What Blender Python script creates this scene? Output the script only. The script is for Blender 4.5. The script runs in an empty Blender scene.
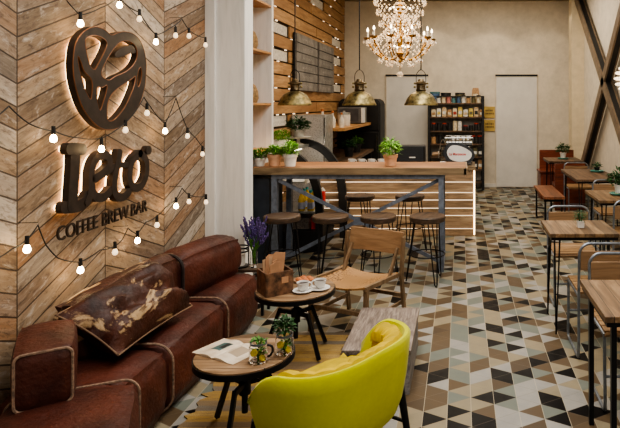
import bpy, bmesh, math, random
from mathutils import Vector, Matrix, Euler, noise as mnoise

SC = bpy.context.scene
COL = SC.collection
PI = math.pi
R = math.radians
F = 580.0            # focal length in pixels
HC = 1.7             # camera height
VX, VY = 460.0, 103.0

def onX(px, py, X):  # point of the plane X = const that stands at a pixel of the photo
    Y = F * abs(X) / abs(px - VX)
    return Vector((X, Y, HC - (py - VY) * Y / F))
def atY(px, py, Y):
    return Vector(((px - VX) / F * Y, Y, HC - (py - VY) * Y / F))
def atZ(px, py, Z):
    Y = F * (HC - Z) / (py - VY)
    return Vector(((px - VX) / F * Y, Y, Z))

# ------------------------------------------------------------------ mesh builder
class MB:
    def __init__(self): self.bm = bmesh.new()
    def _v(self, cos): return [self.bm.verts.new(c) for c in cos]
    def _f(self, vs):
        try: return self.bm.faces.new(vs)
        except ValueError: return None
    def box(self, c, s, rz=0.0, rx=0.0, ry=0.0):
        m = Matrix.Translation(Vector(c)) @ Euler((rx, ry, rz)).to_matrix().to_4x4()
        hx, hy, hz = s[0]/2, s[1]/2, s[2]/2
        v = self._v([m @ Vector((x, y, z)) for x in (-hx, hx) for y in (-hy, hy) for z in (-hz, hz)])
        for q in ((0,1,3,2),(4,6,7,5),(0,4,5,1),(2,3,7,6),(0,2,6,4),(1,5,7,3)): self._f([v[i] for i in q])
        return self
    def span(self, a, b):
        c = [(a[i]+b[i])/2 for i in range(3)]; s = [abs(b[i]-a[i]) for i in range(3)]
        return self.box(c, s)
    def bar(self, p, q, w, h=None, up=(0,0,1)):
        h = h or w; p = Vector(p); q = Vector(q); d = (q-p); L = d.length; d.normalize()
        u = Vector(up)
        if abs(d.dot(u)) > .98: u = Vector((1,0,0))
        s = d.cross(u).normalized(); t = s.cross(d).normalized()
        v = []
        for e in (p, q):
            for a, b in ((-1,-1),(1,-1),(1,1),(-1,1)): v.append(self.bm.verts.new(e + s*(a*w/2) + t*(b*h/2)))
        self._f(v[0:4][::-1]); self._f(v[4:8])
        for i in range(4): self._f([v[i], v[(i+1)%4], v[4+(i+1)%4], v[4+i]])
        return self
    def tube(self, pts, r, n=8, closed=False):
        pts = [Vector(p) for p in pts]; N = len(pts)
        rs = r if isinstance(r, (list, tuple)) else [r]*N
        rings = []; prev = None
        for i, p in enumerate(pts):
            if closed: d = pts[(i+1)%N] - pts[i-1]
            else: d = pts[min(i+1,N-1)] - pts[max(i-1,0)]
            if d.length < 1e-9: d = Vector((0,0,1))
            d.normalize()
            if prev is None:
                u = Vector((0,0,1)) if abs(d.z) < .9 else Vector((1,0,0))
                s = d.cross(u).normalized()
            else:
                s = prev - d*prev.dot(d)
                s = s.normalized() if s.length > 1e-6 else d.orthogonal().normalized()
            prev = s; t = d.cross(s)
            rings.append(self._v([p + (s*math.cos(a) + t*math.sin(a))*rs[i] for a in [2*PI*k/n for k in range(n)]]))
        for i in range(N if closed else N-1):
            A, B = rings[i], rings[(i+1)%N]
            for k in range(n): self._f([A[k], A[(k+1)%n], B[(k+1)%n], B[k]])
        if not closed: self._f(rings[0][::-1]); self._f(rings[-1])
        return self
    def cyl(self, p, q, r0, r1=None, n=16):
        return self.tube([p, q], [r0, r0 if r1 is None else r1], n)
    def lathe(self, prof, c=(0,0,0), n=24, sx=1.0, sy=1.0):
        c = Vector(c); rings = []
        for r, z in prof:
            if r < 1e-6: rings.append(self._v([c + Vector((0,0,z))]))
            else: rings.append(self._v([c + Vector((r*sx*math.cos(2*PI*k/n), r*sy*math.sin(2*PI*k/n), z)) for k in range(n)]))
        for A, B in zip(rings, rings[1:]):
            for k in range(n):
                a = [A[k % len(A)], A[(k+1) % len(A)], B[(k+1) % len(B)], B[k % len(B)]]
                u = []
                for x in a:
                    if x not in u: u.append(x)
                if len(u) > 2: self._f(u)
        return self
    def ball(self, c, r, n=12, s=(1,1,1)):
        k = max(4, n//2)
        prof = [(r*math.sin(PI*i/k)*1.0, -r*math.cos(PI*i/k)*s[2]) for i in range(k+1)]
        prof[0] = (0, -r*s[2]); prof[-1] = (0, r*s[2])
        return self.lathe(prof, c, n, s[0], s[1])
    def prism(self, poly, f, d):
        """2-D polygon mapped by f(a,b,depth)"""
        A = self._v([f(a, b, 0) for a, b in poly]); B = self._v([f(a, b, d) for a, b in poly]); n = len(poly)
        self._f(A[::-1]); self._f(B)
        for i in range(n): self._f([A[i], A[(i+1)%n], B[(i+1)%n], B[i]])
        return self
    def softbox(self, c, s, r=.05, rz=0.0, bulge=.02, nz=.008, seed=0, cuts=9, rx=0., ry=0.):
        m = Matrix.Translation(Vector(c)) @ Euler((rx, ry, rz)).to_matrix().to_4x4()
        t = bmesh.new(); bmesh.ops.create_cube(t, size=2.0)
        bmesh.ops.subdivide_edges(t, edges=t.edges[:], cuts=cuts, use_grid_fill=True)
        h = Vector((s[0]/2, s[1]/2, s[2]/2)); r = min(r, *h)
        off = {}
        for v in t.verts:
            u = v.co.copy()
            # push samples towards the edges so the rounding has vertices
            p = Vector([math.copysign(abs(u[i])**.7, u[i])*h[i] for i in range(3)])
            q = Vector([max(-h[i]+r, min(h[i]-r, p[i])) for i in range(3)])
            d = p - q
            if d.length > 1e-9:
                d.normalize(); p = q + d*r
            b = Vector([math.copysign(1, u[i])*bulge if abs(u[i]) > .999 else 0 for i in range(3)])
            w = 1
            for i in range(3):
                if abs(u[i]) <= .999: w *= (1-u[i]**2)
            p += b*w
            nv = mnoise.noise_vector(Vector(p)*5 + Vector((seed*7.1, seed*3.3, 0)))
            nv2 = mnoise.noise_vector(Vector(p)*14 + Vector((seed*2.1, 0, seed*5)))
            p += nv*nz + nv2*nz*.45
            v.co = m @ p
        mp = {v: self.bm.verts.new(v.co) for v in t.verts}
        for f in t.faces: self._f([mp[v] for v in f.verts])
        t.free()
        return self
    def leaf(self, p, d, L, w, up=Vector((0,0,1))):
        d = d.normalized(); s = d.cross(up)
        if s.length < 1e-4: s = Vector((1,0,0))
        s.normalize(); nrm = s.cross(d)
        a = self.bm.verts.new(p); b = self.bm.verts.new(p + d*L*.5 + s*w/2 + nrm*L*.08); c = self.bm.verts.new(p + d*L - nrm*L*.12); e = self.bm.verts.new(p + d*L*.5 - s*w/2 + nrm*L*.08)
        self._f([a, b, c, e]); return self
    def build(self, name, mat, parent=None, smooth=False, bevel=0.0, loc=None, rz=0.0, normals=True):
        if normals: bmesh.ops.recalc_face_normals(self.bm, faces=self.bm.faces[:])
        me = bpy.data.meshes.new(name); self.bm.to_mesh(me); self.bm.free()
        o = bpy.data.objects.new(name, me); COL.objects.link(o)
        for mm in (mat if isinstance(mat, (list, tuple)) else [mat]): me.materials.append(mm)
        if smooth:
            for p in me.polygons: p.use_smooth = True
            me.set_sharp_from_angle(angle=R(50 if smooth is True else smooth))
        if bevel:
            b = o.modifiers.new('soft_edges', 'BEVEL'); b.width = bevel; b.segments = 2; b.limit_method = 'ANGLE'
        if parent: o.parent = parent
        if loc is not None: o.location = loc
        o.rotation_euler.z = rz
        return o

def tag(o, label, cat, group=None, kind=None):
    o['label'] = label; o['category'] = cat
    if group: o['group'] = group
    if kind: o['kind'] = kind
    return o
def struct(o):
    o['kind'] = 'structure'; return o
def thing(name, label, cat, loc=(0,0,0), rz=0.0, group=None):
    o = bpy.data.objects.new(name, None); COL.objects.link(o); o.empty_display_size = .1
    o.location = loc; o.rotation_euler.z = rz
    return tag(o, label, cat, group)
def dup(root, loc=None, rz=None, label=None, scale=None):
    def rec(o, par):
        c = o.copy(); COL.objects.link(c)
        if par: c.parent = par
        for ch in list(o.children): rec(ch, c)
        return c
    c = rec(root, None)
    if loc is not None: c.location = loc
    if rz is not None: c.rotation_euler.z = rz
    if scale is not None: c.scale = (scale,)*3 if not isinstance(scale, tuple) else scale
    if label: c['label'] = label
    return c
def smoothpath(pts, k=6, closed=False):
    pts = [Vector(p) for p in pts]; n = len(pts); out = []
    for i in range(n if closed else n-1):
        if closed: p0, p1, p2, p3 = pts[i-1], pts[i], pts[(i+1)%n], pts[(i+2)%n]
        else: p0, p1, p2, p3 = pts[max(i-1,0)], pts[i], pts[i+1], pts[min(i+2,n-1)]
        for j in range(k):
            t = j/k
            out.append(.5*((2*p1) + (p2-p0)*t + (2*p0-5*p1+4*p2-p3)*t*t + (3*p1-p0-3*p2+p3)*t**3))
    if not closed: out.append(pts[-1])
    return out

# ------------------------------------------------------------------ materials
def S(c):  # sRGB 0-255 -> linear
    return tuple((x/255/12.92 if x/255 <= .04045 else ((x/255+.055)/1.055)**2.4) for x in c) + (1,)
class NT:
    def __init__(self, name):
        self.m = bpy.data.materials.new(name); self.m.use_nodes = True
        self.t = self.m.node_tree; self.n = self.t.nodes; self.l = self.t.links
        self.b = self.n['Principled BSDF']
    def N(self, typ, **kw):
        x = self.n.new(typ)
        for k, v in kw.items(): setattr(x, k, v)
        return x
    def L(self, a, b): self.l.new(a, b)
    def M(self, op, a, b=None, c=None):
        x = self.N('ShaderNodeMath', operation=op)
        for i, v in enumerate((a, b, c)):
            if v is None: continue
            if isinstance(v, (int, float)): x.inputs[i].default_value = v
            else: self.L(v, x.inputs[i])
        return x.outputs[0]
    def ramp(self, fac, stops, const=False):
        r = self.N('ShaderNodeValToRGB')
        if const: r.color_ramp.interpolation = 'CONSTANT'
        e = r.color_ramp.elements
        while len(e) < len(stops): e.new(.5)
        for i, (p, c) in enumerate(stops): e[i].position = p; e[i].color = c
        self.L(fac, r.inputs[0]); return r.outputs[0]
    def mix(self, fac, a, b, mode='MIX'):
        x = self.N('ShaderNodeMix', data_type='RGBA', blend_type=mode)
        for i, v in ((0, fac), (6, a), (7, b)):
            if isinstance(v, (int, float)): x.inputs[i].default_value = v
            elif isinstance(v, tuple): x.inputs[i].default_value = v
            else: self.L(v, x.inputs[i])
        return x.outputs[2]
    def noise(self, vec, scale, detail=4, rough=.55, dist=0.0):
        x = self.N('ShaderNodeTexNoise'); x.inputs['Scale'].default_value = scale; x.inputs['Detail'].default_value = detail
        x.inputs['Roughness'].default_value = rough; x.inputs['Distortion'].default_value = dist
        if vec is not None: self.L(vec, x.inputs['Vector'])
        return x.outputs['Fac']
    def white(self, vec=None, w=None):
        x = self.N('ShaderNodeTexWhiteNoise', noise_dimensions='3D' if vec is not None else '1D')
        if vec is not None: self.L(vec, x.inputs['Vector'])
        if w is not None: self.L(w, x.inputs['W'])
        return x.outputs['Value']
    def coord(self, which='Object'): return self.N('ShaderNodeTexCoord').outputs[which]
    def pos(self): return self.N('ShaderNodeNewGeometry').outputs['Position']
    def sep(self, v):
        x = self.N('ShaderNodeSeparateXYZ'); self.L(v, x.inputs[0]); return x.outputs
    def comb(self, a, b, c):
        x = self.N('ShaderNodeCombineXYZ')
        for i, v in enumerate((a, b, c)):
            if isinstance(v, (int, float)): x.inputs[i].default_value = v
            else: self.L(v, x.inputs[i])
        return x.outputs[0]
    def scale(self, v, s):
        x = self.N('ShaderNodeVectorMath', operation='MULTIPLY'); self.L(v, x.inputs[0]); x.inputs[1].default_value = s
        return x.outputs[0]
    def bump(self, h, strength=.3, dist=.01):
        x = self.N('ShaderNodeBump'); x.inputs['Strength'].default_value = strength; x.inputs['Distance'].default_value = dist
        self.L(h, x.inputs['Height']); self.L(x.outputs[0], self.b.inputs['Normal'])
    def done(self, col=None, rough=.5, metal=0.0, spec=.5):
        if col is not None:
            if isinstance(col, tuple): self.b.inputs['Base Color'].default_value = col
            else: self.L(col, self.b.inputs['Base Color'])
        if isinstance(rough, (int, float)): self.b.inputs['Roughness'].default_value = rough
        else: self.L(rough, self.b.inputs['Roughness'])
        self.b.inputs['Metallic'].default_value = metal
        self.b.inputs['Specular IOR Level'].default_value = spec
        return self.m

def plain(name, c, rough=.5, metal=0.0, var=.12, sc=8, bump=0.0):
    t = NT(name); v = t.coord()
    n = t.noise(v, sc, 5)
    a = S([max(0, x*(1-var)) for x in c]); b = S([min(255, x*(1+var)) for x in c])
    col = t.ramp(n, [(.3, a), (.7, b)])
    if bump: t.bump(t.noise(v, sc*4, 3), bump, .005)
    return t.done(col, rough, metal)
def wood(name, dark, mid, light, axis=0, sc=1.0, plank=None, paxis=1, rough=.5, bump=.15, world=False):
    t = NT(name); v = t.pos() if world else t.coord(); x = t.sep(v)
    st = [14*sc]*3; st[axis] = 1.6*sc
    vv = t.scale(v, tuple(st))
    extra = None
    if plank:
        idx = t.M('FLOOR', t.M('DIVIDE', x[paxis], plank))
        wn = t.white(w=idx); extra = wn
        off = t.comb(t.M('MULTIPLY', wn, 37.0), t.M('MULTIPLY', wn, 19.0), t.M('MULTIPLY', wn, 11.0))
        ad = t.N('ShaderNodeVectorMath', operation='ADD'); t.L(vv, ad.inputs[0]); t.L(off, ad.inputs[1]); vv = ad.outputs[0]
    n = t.noise(vv, 1.6, 6, .62, .6)
    col = t.ramp(n, [(.28, S(dark)), (.5, S(mid)), (.74, S(light))])
    if plank:
        col = t.mix(t.M('MULTIPLY', extra, .7), col, S([c*.52 for c in mid]))
        fr = t.M('FRACT', t.M('DIVIDE', x[paxis], plank))
        edge = t.M('LESS_THAN', t.M('ABSOLUTE', t.M('SUBTRACT', fr, .5)), .475)
        col = t.mix(edge, S([c*.45 for c in dark]), col)
    if bump: t.bump(n, bump, .004)
    return t.done(col, rough)
def metal(name, c, rough=.35, m=1.0, var=.15): return plain(name, c, rough, m, var, 20)
def emit(name, c, strength):
    t = NT(name); t.b.inputs['Emission Color'].default_value = S(c); t.b.inputs['Emission Strength'].default_value = strength
    return t.done(S(c), .5)
def glass(name, c=(255,255,255), rough=.02, ior=1.3):
    t = NT(name); t.b.inputs['Transmission Weight'].default_value = 1.0; t.b.inputs['IOR'].default_value = ior
    return t.done(S(c), rough)

def leather(name, dark, mid, worn=None, wl=.62):
    t = NT(name); v = t.pos()
    n = t.noise(v, 3.5, 6, .6, .4); n2 = t.noise(v, 45, 4, .6)
    col = t.ramp(n, [(.3, S(dark)), (.68, S(mid))])
    if worn:
        w = t.noise(t.scale(v, (1.2, .8, 1.2)), 4.2, 8, .62, 1.0)
        col = t.mix(t.ramp(w, [(wl, (0,0,0,1)), (wl+.05, (1,1,1,1))]), col, S(worn))
    t.bump(t.M('ADD', n2, t.M('MULTIPLY', t.noise(v, 12, 4), 2.0)), .5, .009)
    return t.done(col, t.ramp(n2, [(.3, (.42,)*3+(1,)), (.7, (.62,)*3+(1,))]), 0, .38)

M = {}
M['steel'] = metal('blued_steel', (112,120,134), .5, .35)
M['black'] = plain('black_metal', (26,26,28), .42, .5)
M['matteblack'] = plain('matte_black', (20,19,19), .55)
M['grey_tube'] = metal('grey_tube_metal', (128,134,142), .38, .75)
M['chrome'] = metal('chrome', (150,148,144), .2)
M['stainless'] = metal('stainless', (176,176,172), .36, .7)
M['brass'] = metal('aged_brass', (104,94,64), .46, .85, .7)
M['white'] = plain('white_ceramic', (232,230,226), .25, 0, .03)
M['whitepaint'] = wood('white_painted_wood', (214,212,207), (230,228,224), (240,238,234), 2, .8, rough=.6, bump=.08)
M['pot_white'] = plain('white_pot', (222,218,210), .5, 0, .08)
M['terra'] = plain('terracotta', (212,166,132), .7, 0, .12)
M['leaf'] = plain('leaf_green', (72,118,42), .5, 0, .35, 60)
M['leafbright'] = plain('leaf_bright_green', (98,152,42), .5, 0, .3, 60)
M['leafdark'] = plain('leaf_dark_green', (42,78,38), .5, 0, .35, 60)
M['soil'] = plain('soil', (52,38,28), .9)
M['lavender'] = plain('lavender_flower', (78,62,112), .7, 0, .3, 60)
M['glass'] = glass('clear_glass')
M['bartop'] = wood('bar_top_wood', (98,66,42), (132,92,58), (160,118,80), 0, .9, .15, 1, .6)
M['baredge'] = wood('bar_edge_wood', (84,68,48), (126,106,80), (156,134,104), 0, .9)
M['tabletop'] = wood('table_plank_wood', (66,48,32), (122,93,62), (168,140,104), 1, 1.0, .072, 0, .48)
M['tableend'] = wood('table_dark_wood', (70,52,38), (108,82,60), (140,110,84), 1, 1.0, .072, 0, .5)
M['roundtop'] = wood('round_table_wood', (84,62,44), (138,108,78), (184,154,122), 0, 1.2, .09, 1, .4)
M['seatwood'] = wood('chair_slat_wood', (104,78,50), (142,110,74), (166,134,96), 0, 1.0)
M['backwood'] = wood('chair_back_wood', (96,72,50), (136,106,76), (158,128,96), 0, 1.0)
M['redwood'] = wood('red_brown_wood', (70,30,18), (106,48,28), (134,70,44), 0, 1.0, rough=.4)
M['benchwood'] = wood('orange_bench_wood', (96,54,32), (136,82,52), (160,106,72), 1, 1.0, .09, 0, .4)
M['stoolwood'] = wood('dark_stool_wood', (48,38,30), (74,57,44), (98,77,60), 0, 1.2)
M['chairframe'] = wood('folding_chair_wood', (88,70,50), (122,98,72), (144,120,94), 2, 1.2)
M['chairback'] = wood('folding_chair_back_wood', (118,88,60), (144,112,80), (164,132,98), 0, 1.2)
M['greywood'] = wood('grey_weathered_wood', (74,62,55), (120,106,96), (162,148,136), 1, 2.6, rough=.6, bump=.5)
M['shelfwood'] = wood('shelf_wood', (142,98,54), (184,136,84), (206,160,106), 1, 1.0)
M['leather'] = leather('brown_leather', (44,19,13), (94,46,32), (140,98,72), .74)
M['pillow'] = leather('distressed_leather', (36,17,12), (84,44,30), (184,154,116), .572)
M['piping'] = plain('pale_piping', (128,104,86), .8, 0, .3, 60)
M['darkpiping'] = plain('dark_lacing', (34,24,22), .7, 0, .3, 60)
M['kraft'] = plain('kraft_paper', (186,140,104), .8, 0, .12)
M['rust'] = plain('brown_tin', (98,72,54), .5, .2, .5, 22)
M['burlap'] = plain('burlap', (140,112,76), .9, 0, .25, 40, .4)
M['coffee'] = plain('coffee', (40,24,16), .3)
M['cookie'] = plain('cookie', (170,104,62), .8, 0, .35, 50)
M['copperedge'] = plain('sign_face', (52,42,36), .5, .3, .2, 20)
M['signside'] = plain('sign_side', (44,33,26), .5, .3, .3, 20)
M['cable'] = plain('black_cable', (22,20,18), .6)
M['bulb'] = emit('warm_bulb', (255,220,165), 45)
M['bulbdim'] = emit('soft_bulb', (255,226,186), 1.5)
M['led'] = emit('warm_led', (255,230,196), 1.5)
M['glow'] = emit('sign_glow', (255,214,160), 7)
M['flame'] = emit('candle_bulb', (255,232,196), 9)
M['wax'] = plain('cream_wax', (226,216,196), .5, 0, .05)
M['candlewhite'] = plain('white_candle', (214,208,198), .5, 0, .05)

def yellow():
    t = NT('yellow_felt'); v = t.coord(); n = t.noise(v, 60, 5); n2 = t.noise(v, 4, 3)
    col = t.mix(t.M('MULTIPLY', n, .5), t.ramp(n2, [(.3, S((196,194,0))), (.7, S((212,212,2)))]), S((168,170,0)))
    t.bump(n, .25, .003); t.b.inputs['Sheen Weight'].default_value = .15
    return t.done(col, .85, 0, .2)
M['yellow'] = yellow()
M['yellowcush'] = plain('golden_yellow_cushion', (188,160,0), .8, 0, .1, 10, .2)
def cork():
    t = NT('cork_weave'); v = t.coord(); n = t.noise(v, 75, 2, .5)
    big = t.noise(v, 4, 3)
    a = t.ramp(n, [(.42, S((96,62,34))), (.56, S((182,138,84)))])
    return t.done(t.mix(t.ramp(big, [(.38, (0,0,0,1)), (.55, (1,1,1,1))]), S((158,118,72)), a), .6)
M['cork'] = cork()

# setting materials
def floor_mat():
    t = NT('triangle_tile'); x = t.sep(t.pos()); w, s = .1318, .1522
    u = t.M('DIVIDE', t.M('ADD', x[0], 10.0 - .045), w); i = t.M('FLOOR', u); fu = t.M('FRACT', u)
    par = t.M('MULTIPLY', t.M('FRACT', t.M('MULTIPLY', i, .5)), 2.0)          # 0 / 1
    fe = t.M('ABSOLUTE', t.M('SUBTRACT', par, fu))                            # 0 at the full vertex side
    v = t.M('DIVIDE', x[1], s); a = t.M('SUBTRACT', v, t.M('MULTIPLY', fe, .5)); b = t.M('ADD', v, t.M('MULTIPLY', fe, .5))
    fa, fb = t.M('FLOOR', a), t.M('FLOOR', b)
    wn = t.white(t.comb(i, fa, fb))
    # neighbouring pairs share a colour now and then
    wn2 = t.white(t.comb(t.M('ADD', i, 55.0), fa, 7.0)); pick = t.M('LESS_THAN', t.white(t.comb(i, fa, 91.0)), .3)
    val = t.M('ADD', t.M('MULTIPLY', wn2, pick), t.M('MULTIPLY', wn, t.M('SUBTRACT', 1.0, pick)))
    cols = [(14,12,12), (96,81,63), (114,120,112), (144,134,112), (152,150,145), (87,74,59)]
    st = [0, .17, .38, .57, .79, .955]
    col = t.ramp(val, [(p, S(c)) for p, c in zip(st, cols)], True)
    nz = t.noise(t.pos(), 9, 5); col = t.mix(.22, col, t.ramp(nz, [(.3, S((96,88,78))), (.7, S((206,196,180)))]), 'OVERLAY')
    def line(val, wd):
        fr = t.M('FRACT', val); d = t.M('MINIMUM', fr, t.M('SUBTRACT', 1.0, fr)); return t.M('LESS_THAN', d, wd)
    g = line(u, .014); g2 = t.M('MAXIMUM', line(a, .012), line(b, .012))
    col = t.mix(t.M('MULTIPLY', g2, .45), col, S((120,108,94))); col = t.mix(t.M('MULTIPLY', g, .7), col, S((178,168,148)))
    rr = t.ramp(nz, [(.3, (.32,)*3+(1,)), (.7, (.5,)*3+(1,))])
    return t.done(col, rr, 0, .12)
def chevron_mat():
    t = NT('chevron_planks'); x = t.sep(t.pos()); w = .69; sl = .41; bw = .112
    k = t.M('DIVIDE', t.M('SUBTRACT', x[1], 2.776 - 8*w), w); i = t.M('FLOOR', k); f = t.M('FRACT', k)
    par = t.M('MULTIPLY', t.M('FRACT', t.M('MULTIPLY', i, .5)), 2.0)
    tri = t.M('ABSOLUTE', t.M('SUBTRACT', par, f))                # rises in even columns, falls in odd ones
    q = t.M('DIVIDE', t.M('SUBTRACT', x[2], t.M('MULTIPLY', tri, w*sl)), bw)
    r = t.M('FLOOR', q); fr = t.M('FRACT', q)
    wn = t.white(t.comb(i, r, 3.0)); wn2 = t.white(t.comb(i, r, 9.0))
    gv = t.comb(t.M('ADD', t.M('MULTIPLY', f, 1.6), t.M('MULTIPLY', wn, 31.0)), t.M('ADD', t.M('MULTIPLY', q, 1.5), t.M('MULTIPLY', i, 13.0)), wn2)
    n = t.noise(gv, 2.6, 7, .66, .8)
    base = t.ramp(n, [(.26, S((74,60,48))), (.46, S((134,116,96))), (.7, S((186,170,148)))])
    tint = t.ramp(wn, [(0, S((90,70,54))), (.22, S((182,152,120))), (.42, S((108,100,92))), (.6, S((160,112,70))), (.8, S((142,122,104))), (1, S((216,202,184)))])
    col = t.mix(.62, base, tint)
    st = t.noise(t.comb(t.M('MULTIPLY', f, 5.0), t.M('MULTIPLY', q, 2.0), wn), 2.2, 6, .7, .5)
    col = t.mix(t.ramp(st, [(.5, (0,0,0,1)), (.68, (.8,.8,.8,1))]), col, S((80,62,50)))
    pw = t.noise(t.comb(t.M('MULTIPLY', f, 2.6), t.M('MULTIPLY', q, .8), t.M('MULTIPLY', wn2, 40.0)), 2.6, 6, .7, .6)
    col = t.mix(t.ramp(pw, [(.55, (0,0,0,1)), (.72, (.7,.7,.7,1))]), col, S((206,196,184)))
    e = t.M('MINIMUM', fr, t.M('SUBTRACT', 1.0, fr)); ef = t.M('MINIMUM', f, t.M('SUBTRACT', 1.0, f))
    ln = t.M('MAXIMUM', t.M('LESS_THAN', e, .04), t.M('LESS_THAN', ef, .006))
    col = t.mix(t.M('MULTIPLY', ln, .85), col, S((44,30,22)))
    t.bump(t.M('SUBTRACT', n, ln), .35, .006)
    return t.done(col, .62, 0, .3)
def plaster(name, c, var=.05, sc=6):
    t = NT(name); v = t.pos(); n = t.noise(v, sc, 8, .65)
    col = t.ramp(n, [(.3, S([x*(1-var) for x in c])), (.7, S([min(255, x*(1+var)) for x in c]))])
    t.bump(t.noise(v, 40, 4), .12, .004); return t.done(col, .8, 0, .2)
def rug_mat():
    t = NT('woven_rug'); x = t.sep(t.pos())
    row = t.M('FLOOR', t.M('DIVIDE', x[1], .055)); wn = t.white(w=row)
    n = t.noise(t.scale(t.pos(), (5, 26, 1)), 2.0, 5, .7, .6)
    c1 = t.ramp(wn, [(0, S((158,128,74))), (.3, S((128,110,86))), (.55, S((168,140,88))), (.8, S((116,108,96)))], True)
    col = t.mix(t.ramp(n, [(.45, (0,0,0,1)), (.62, (.6,.6,.6,1))]), c1, S((118,98,76)))
    t.bump(t.noise(t.pos(), 120, 2), .5, .005); return t.done(col, .95, 0, .1)
M['floor'] = floor_mat(); M['chevron'] = chevron_mat()
M['plaster'] = plaster('beige_plaster', (214,203,184)); M['ceilpaint'] = plaster('ceiling_paint', (150,134,110))
M['doorpaint'] = plaster('pale_door_paint', (216,212,204), .04, 3)
M['rug'] = rug_mat()
# ================================================================== SETTING
XW = -2.12          # chevron wall
XB = -2.38          # wall behind the planks
YB = 11.74          # back wall
XR = 2.35
ZC = 3.76
m = MB(); m.span((-2.6, -2.5, -.1), (2.6, YB + .2, 0)); struct(m.build('floor', M['floor']))
m = MB(); m.span((-2.6, -2.5, ZC), (2.6, YB + .2, ZC + .1)); struct(m.build('ceiling', M['ceilpaint']))
m = MB(); m.span((XW - .3, -2.5, 0), (XW, 4.9, ZC)); struct(m.build('wall_left', M['chevron']))
m = MB(); m.span((XB - .1, 4.9, 0), (XB, YB, ZC)); struct(m.build('wall_left_rear', plaster('dark_backing', (74, 58, 44))))
m = MB(); m.span((XB - .1, YB, 0), (XR + .1, YB + .1, ZC)); struct(m.build('wall_back', M['plaster']))
m = MB(); m.span((XR, -2.5, 0), (XR + .1, YB, ZC)); struct(m.build('wall_right', M['plaster']))
# white pillar at the end of the chevron wall
m = MB(); m.span((XB, 4.84, 0), (-1.794, 5.03, ZC)); struct(m.build('trim_1', M['whitepaint'], bevel=.006))
m = MB(); m.span((-2.12, 4.815, 0), (-2.035, 4.84, ZC)); struct(m.build('trim_2', M['whitepaint'], bevel=.004))
m = MB(); m.span((2.12, 11.0, 0), (XR, 11.3, ZC)); struct(m.build('trim_3', plaster('pilaster_paint', (214, 198, 168))))
m = MB(); m.span((-.9, YB - .015, 0), (2.1, YB, .07)); struct(m.build('baseboard_back', M['doorpaint']))
for i, (a, b) in enumerate(((.735, 1.545), (-1.48, -.66))):
    d = struct(m.build('x', M['black'])) if False else None
    m = MB(); m.span((a, YB - .03, .01), (b, YB - .001, 2.24)); d = struct(m.build('door_%d' % (i+1), M['doorpaint']))
    m = MB(); m.span((a - .02, YB - .045, 2.24), (b + .02, YB - .001, 2.275)); m.build('door_frame', M['black'], d)
    m = MB(); m.span((a - .012, YB - .034, 0), (a, YB - .001, 2.24)).span((b, YB - .034, 0), (b + .012, YB - .001, 2.24)); m.build('door_casing', M['plaster'], d)

# ---- plank cladding on the rear left wall, warm light behind it
def plankwall_mat():
    t = NT('warm_pallet_planks'); x = t.sep(t.pos())
    r = t.M('FLOOR', t.M('DIVIDE', x[2], .172)); c = t.M('FLOOR', t.M('DIVIDE', t.M('ADD', x[1], t.M('MULTIPLY', t.white(w=r), 1.5)), 1.3))
    wn = t.white(t.comb(r, c, 1.0))
    n = t.noise(t.comb(t.M('MULTIPLY', x[1], 2.0), t.M('MULTIPLY', x[2], 16.0), t.M('MULTIPLY', wn, 20.0)), 1.6, 6, .6, .5)
    col = t.ramp(n, [(.28, S((134,98,60))), (.5, S((176,136,92))), (.72, S((204,166,120)))])
    col = t.mix(t.M('MULTIPLY', wn, .6), col, S((136,98,62)))
    return t.done(col, .55, 0, .35)
rng = random.Random(4)
XP = -2.33
missing = [(282, 27), (282, 61), (337, 65), (337, 87), (281, 115), (318, 4), (337,42)]
miss = []
for px, py in missing:
    p = onX(px, py, XP); miss.append((p.y, int(p.z / .172)))
m = MB(); silver = MB(); led = MB()
for r in range(0, 22):
    z0 = r*.172 + .012; z1 = (r+1)*.172 - .008
    y = 5.1
    cuts = sorted([yy for yy, rr in miss if rr == r])
    segs = []; cur = 5.1
    for yy in cuts:
        h = .33 if yy < 9 else .45
        segs.append((cur, yy - h)); silver.span((XB + .004, yy - h, z0 + .01), (XB + .02, yy + h, z1 - .01)); cur = yy + h
    segs.append((cur, YB - .02))
    for a, b in segs:
        while b - a > .05:
            L = min(b - a, 1.6 + rng.random()*1.6)
            dx = rng.uniform(-.006, .006)
            m.span((XP - .02 + dx, a + .003, z0), (XP + dx, a + L - .003, z1)); a += L
    # little lamps shining through the gaps
    for k in range(4):
        yy = rng.uniform(6.8, 11.5); led.span((XP - .022, yy - .03, z1 + .003), (XP - .004, yy + .03, z1 + .015))
pw = struct(m.build('wall_left_planks', plankwall_mat()))
struct(silver.build('trim_4', plain('bright_metal_sheet', (226, 222, 212), .35, .3, .12, 30)))
struct(led.build('trim_5', M['led']))

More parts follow.
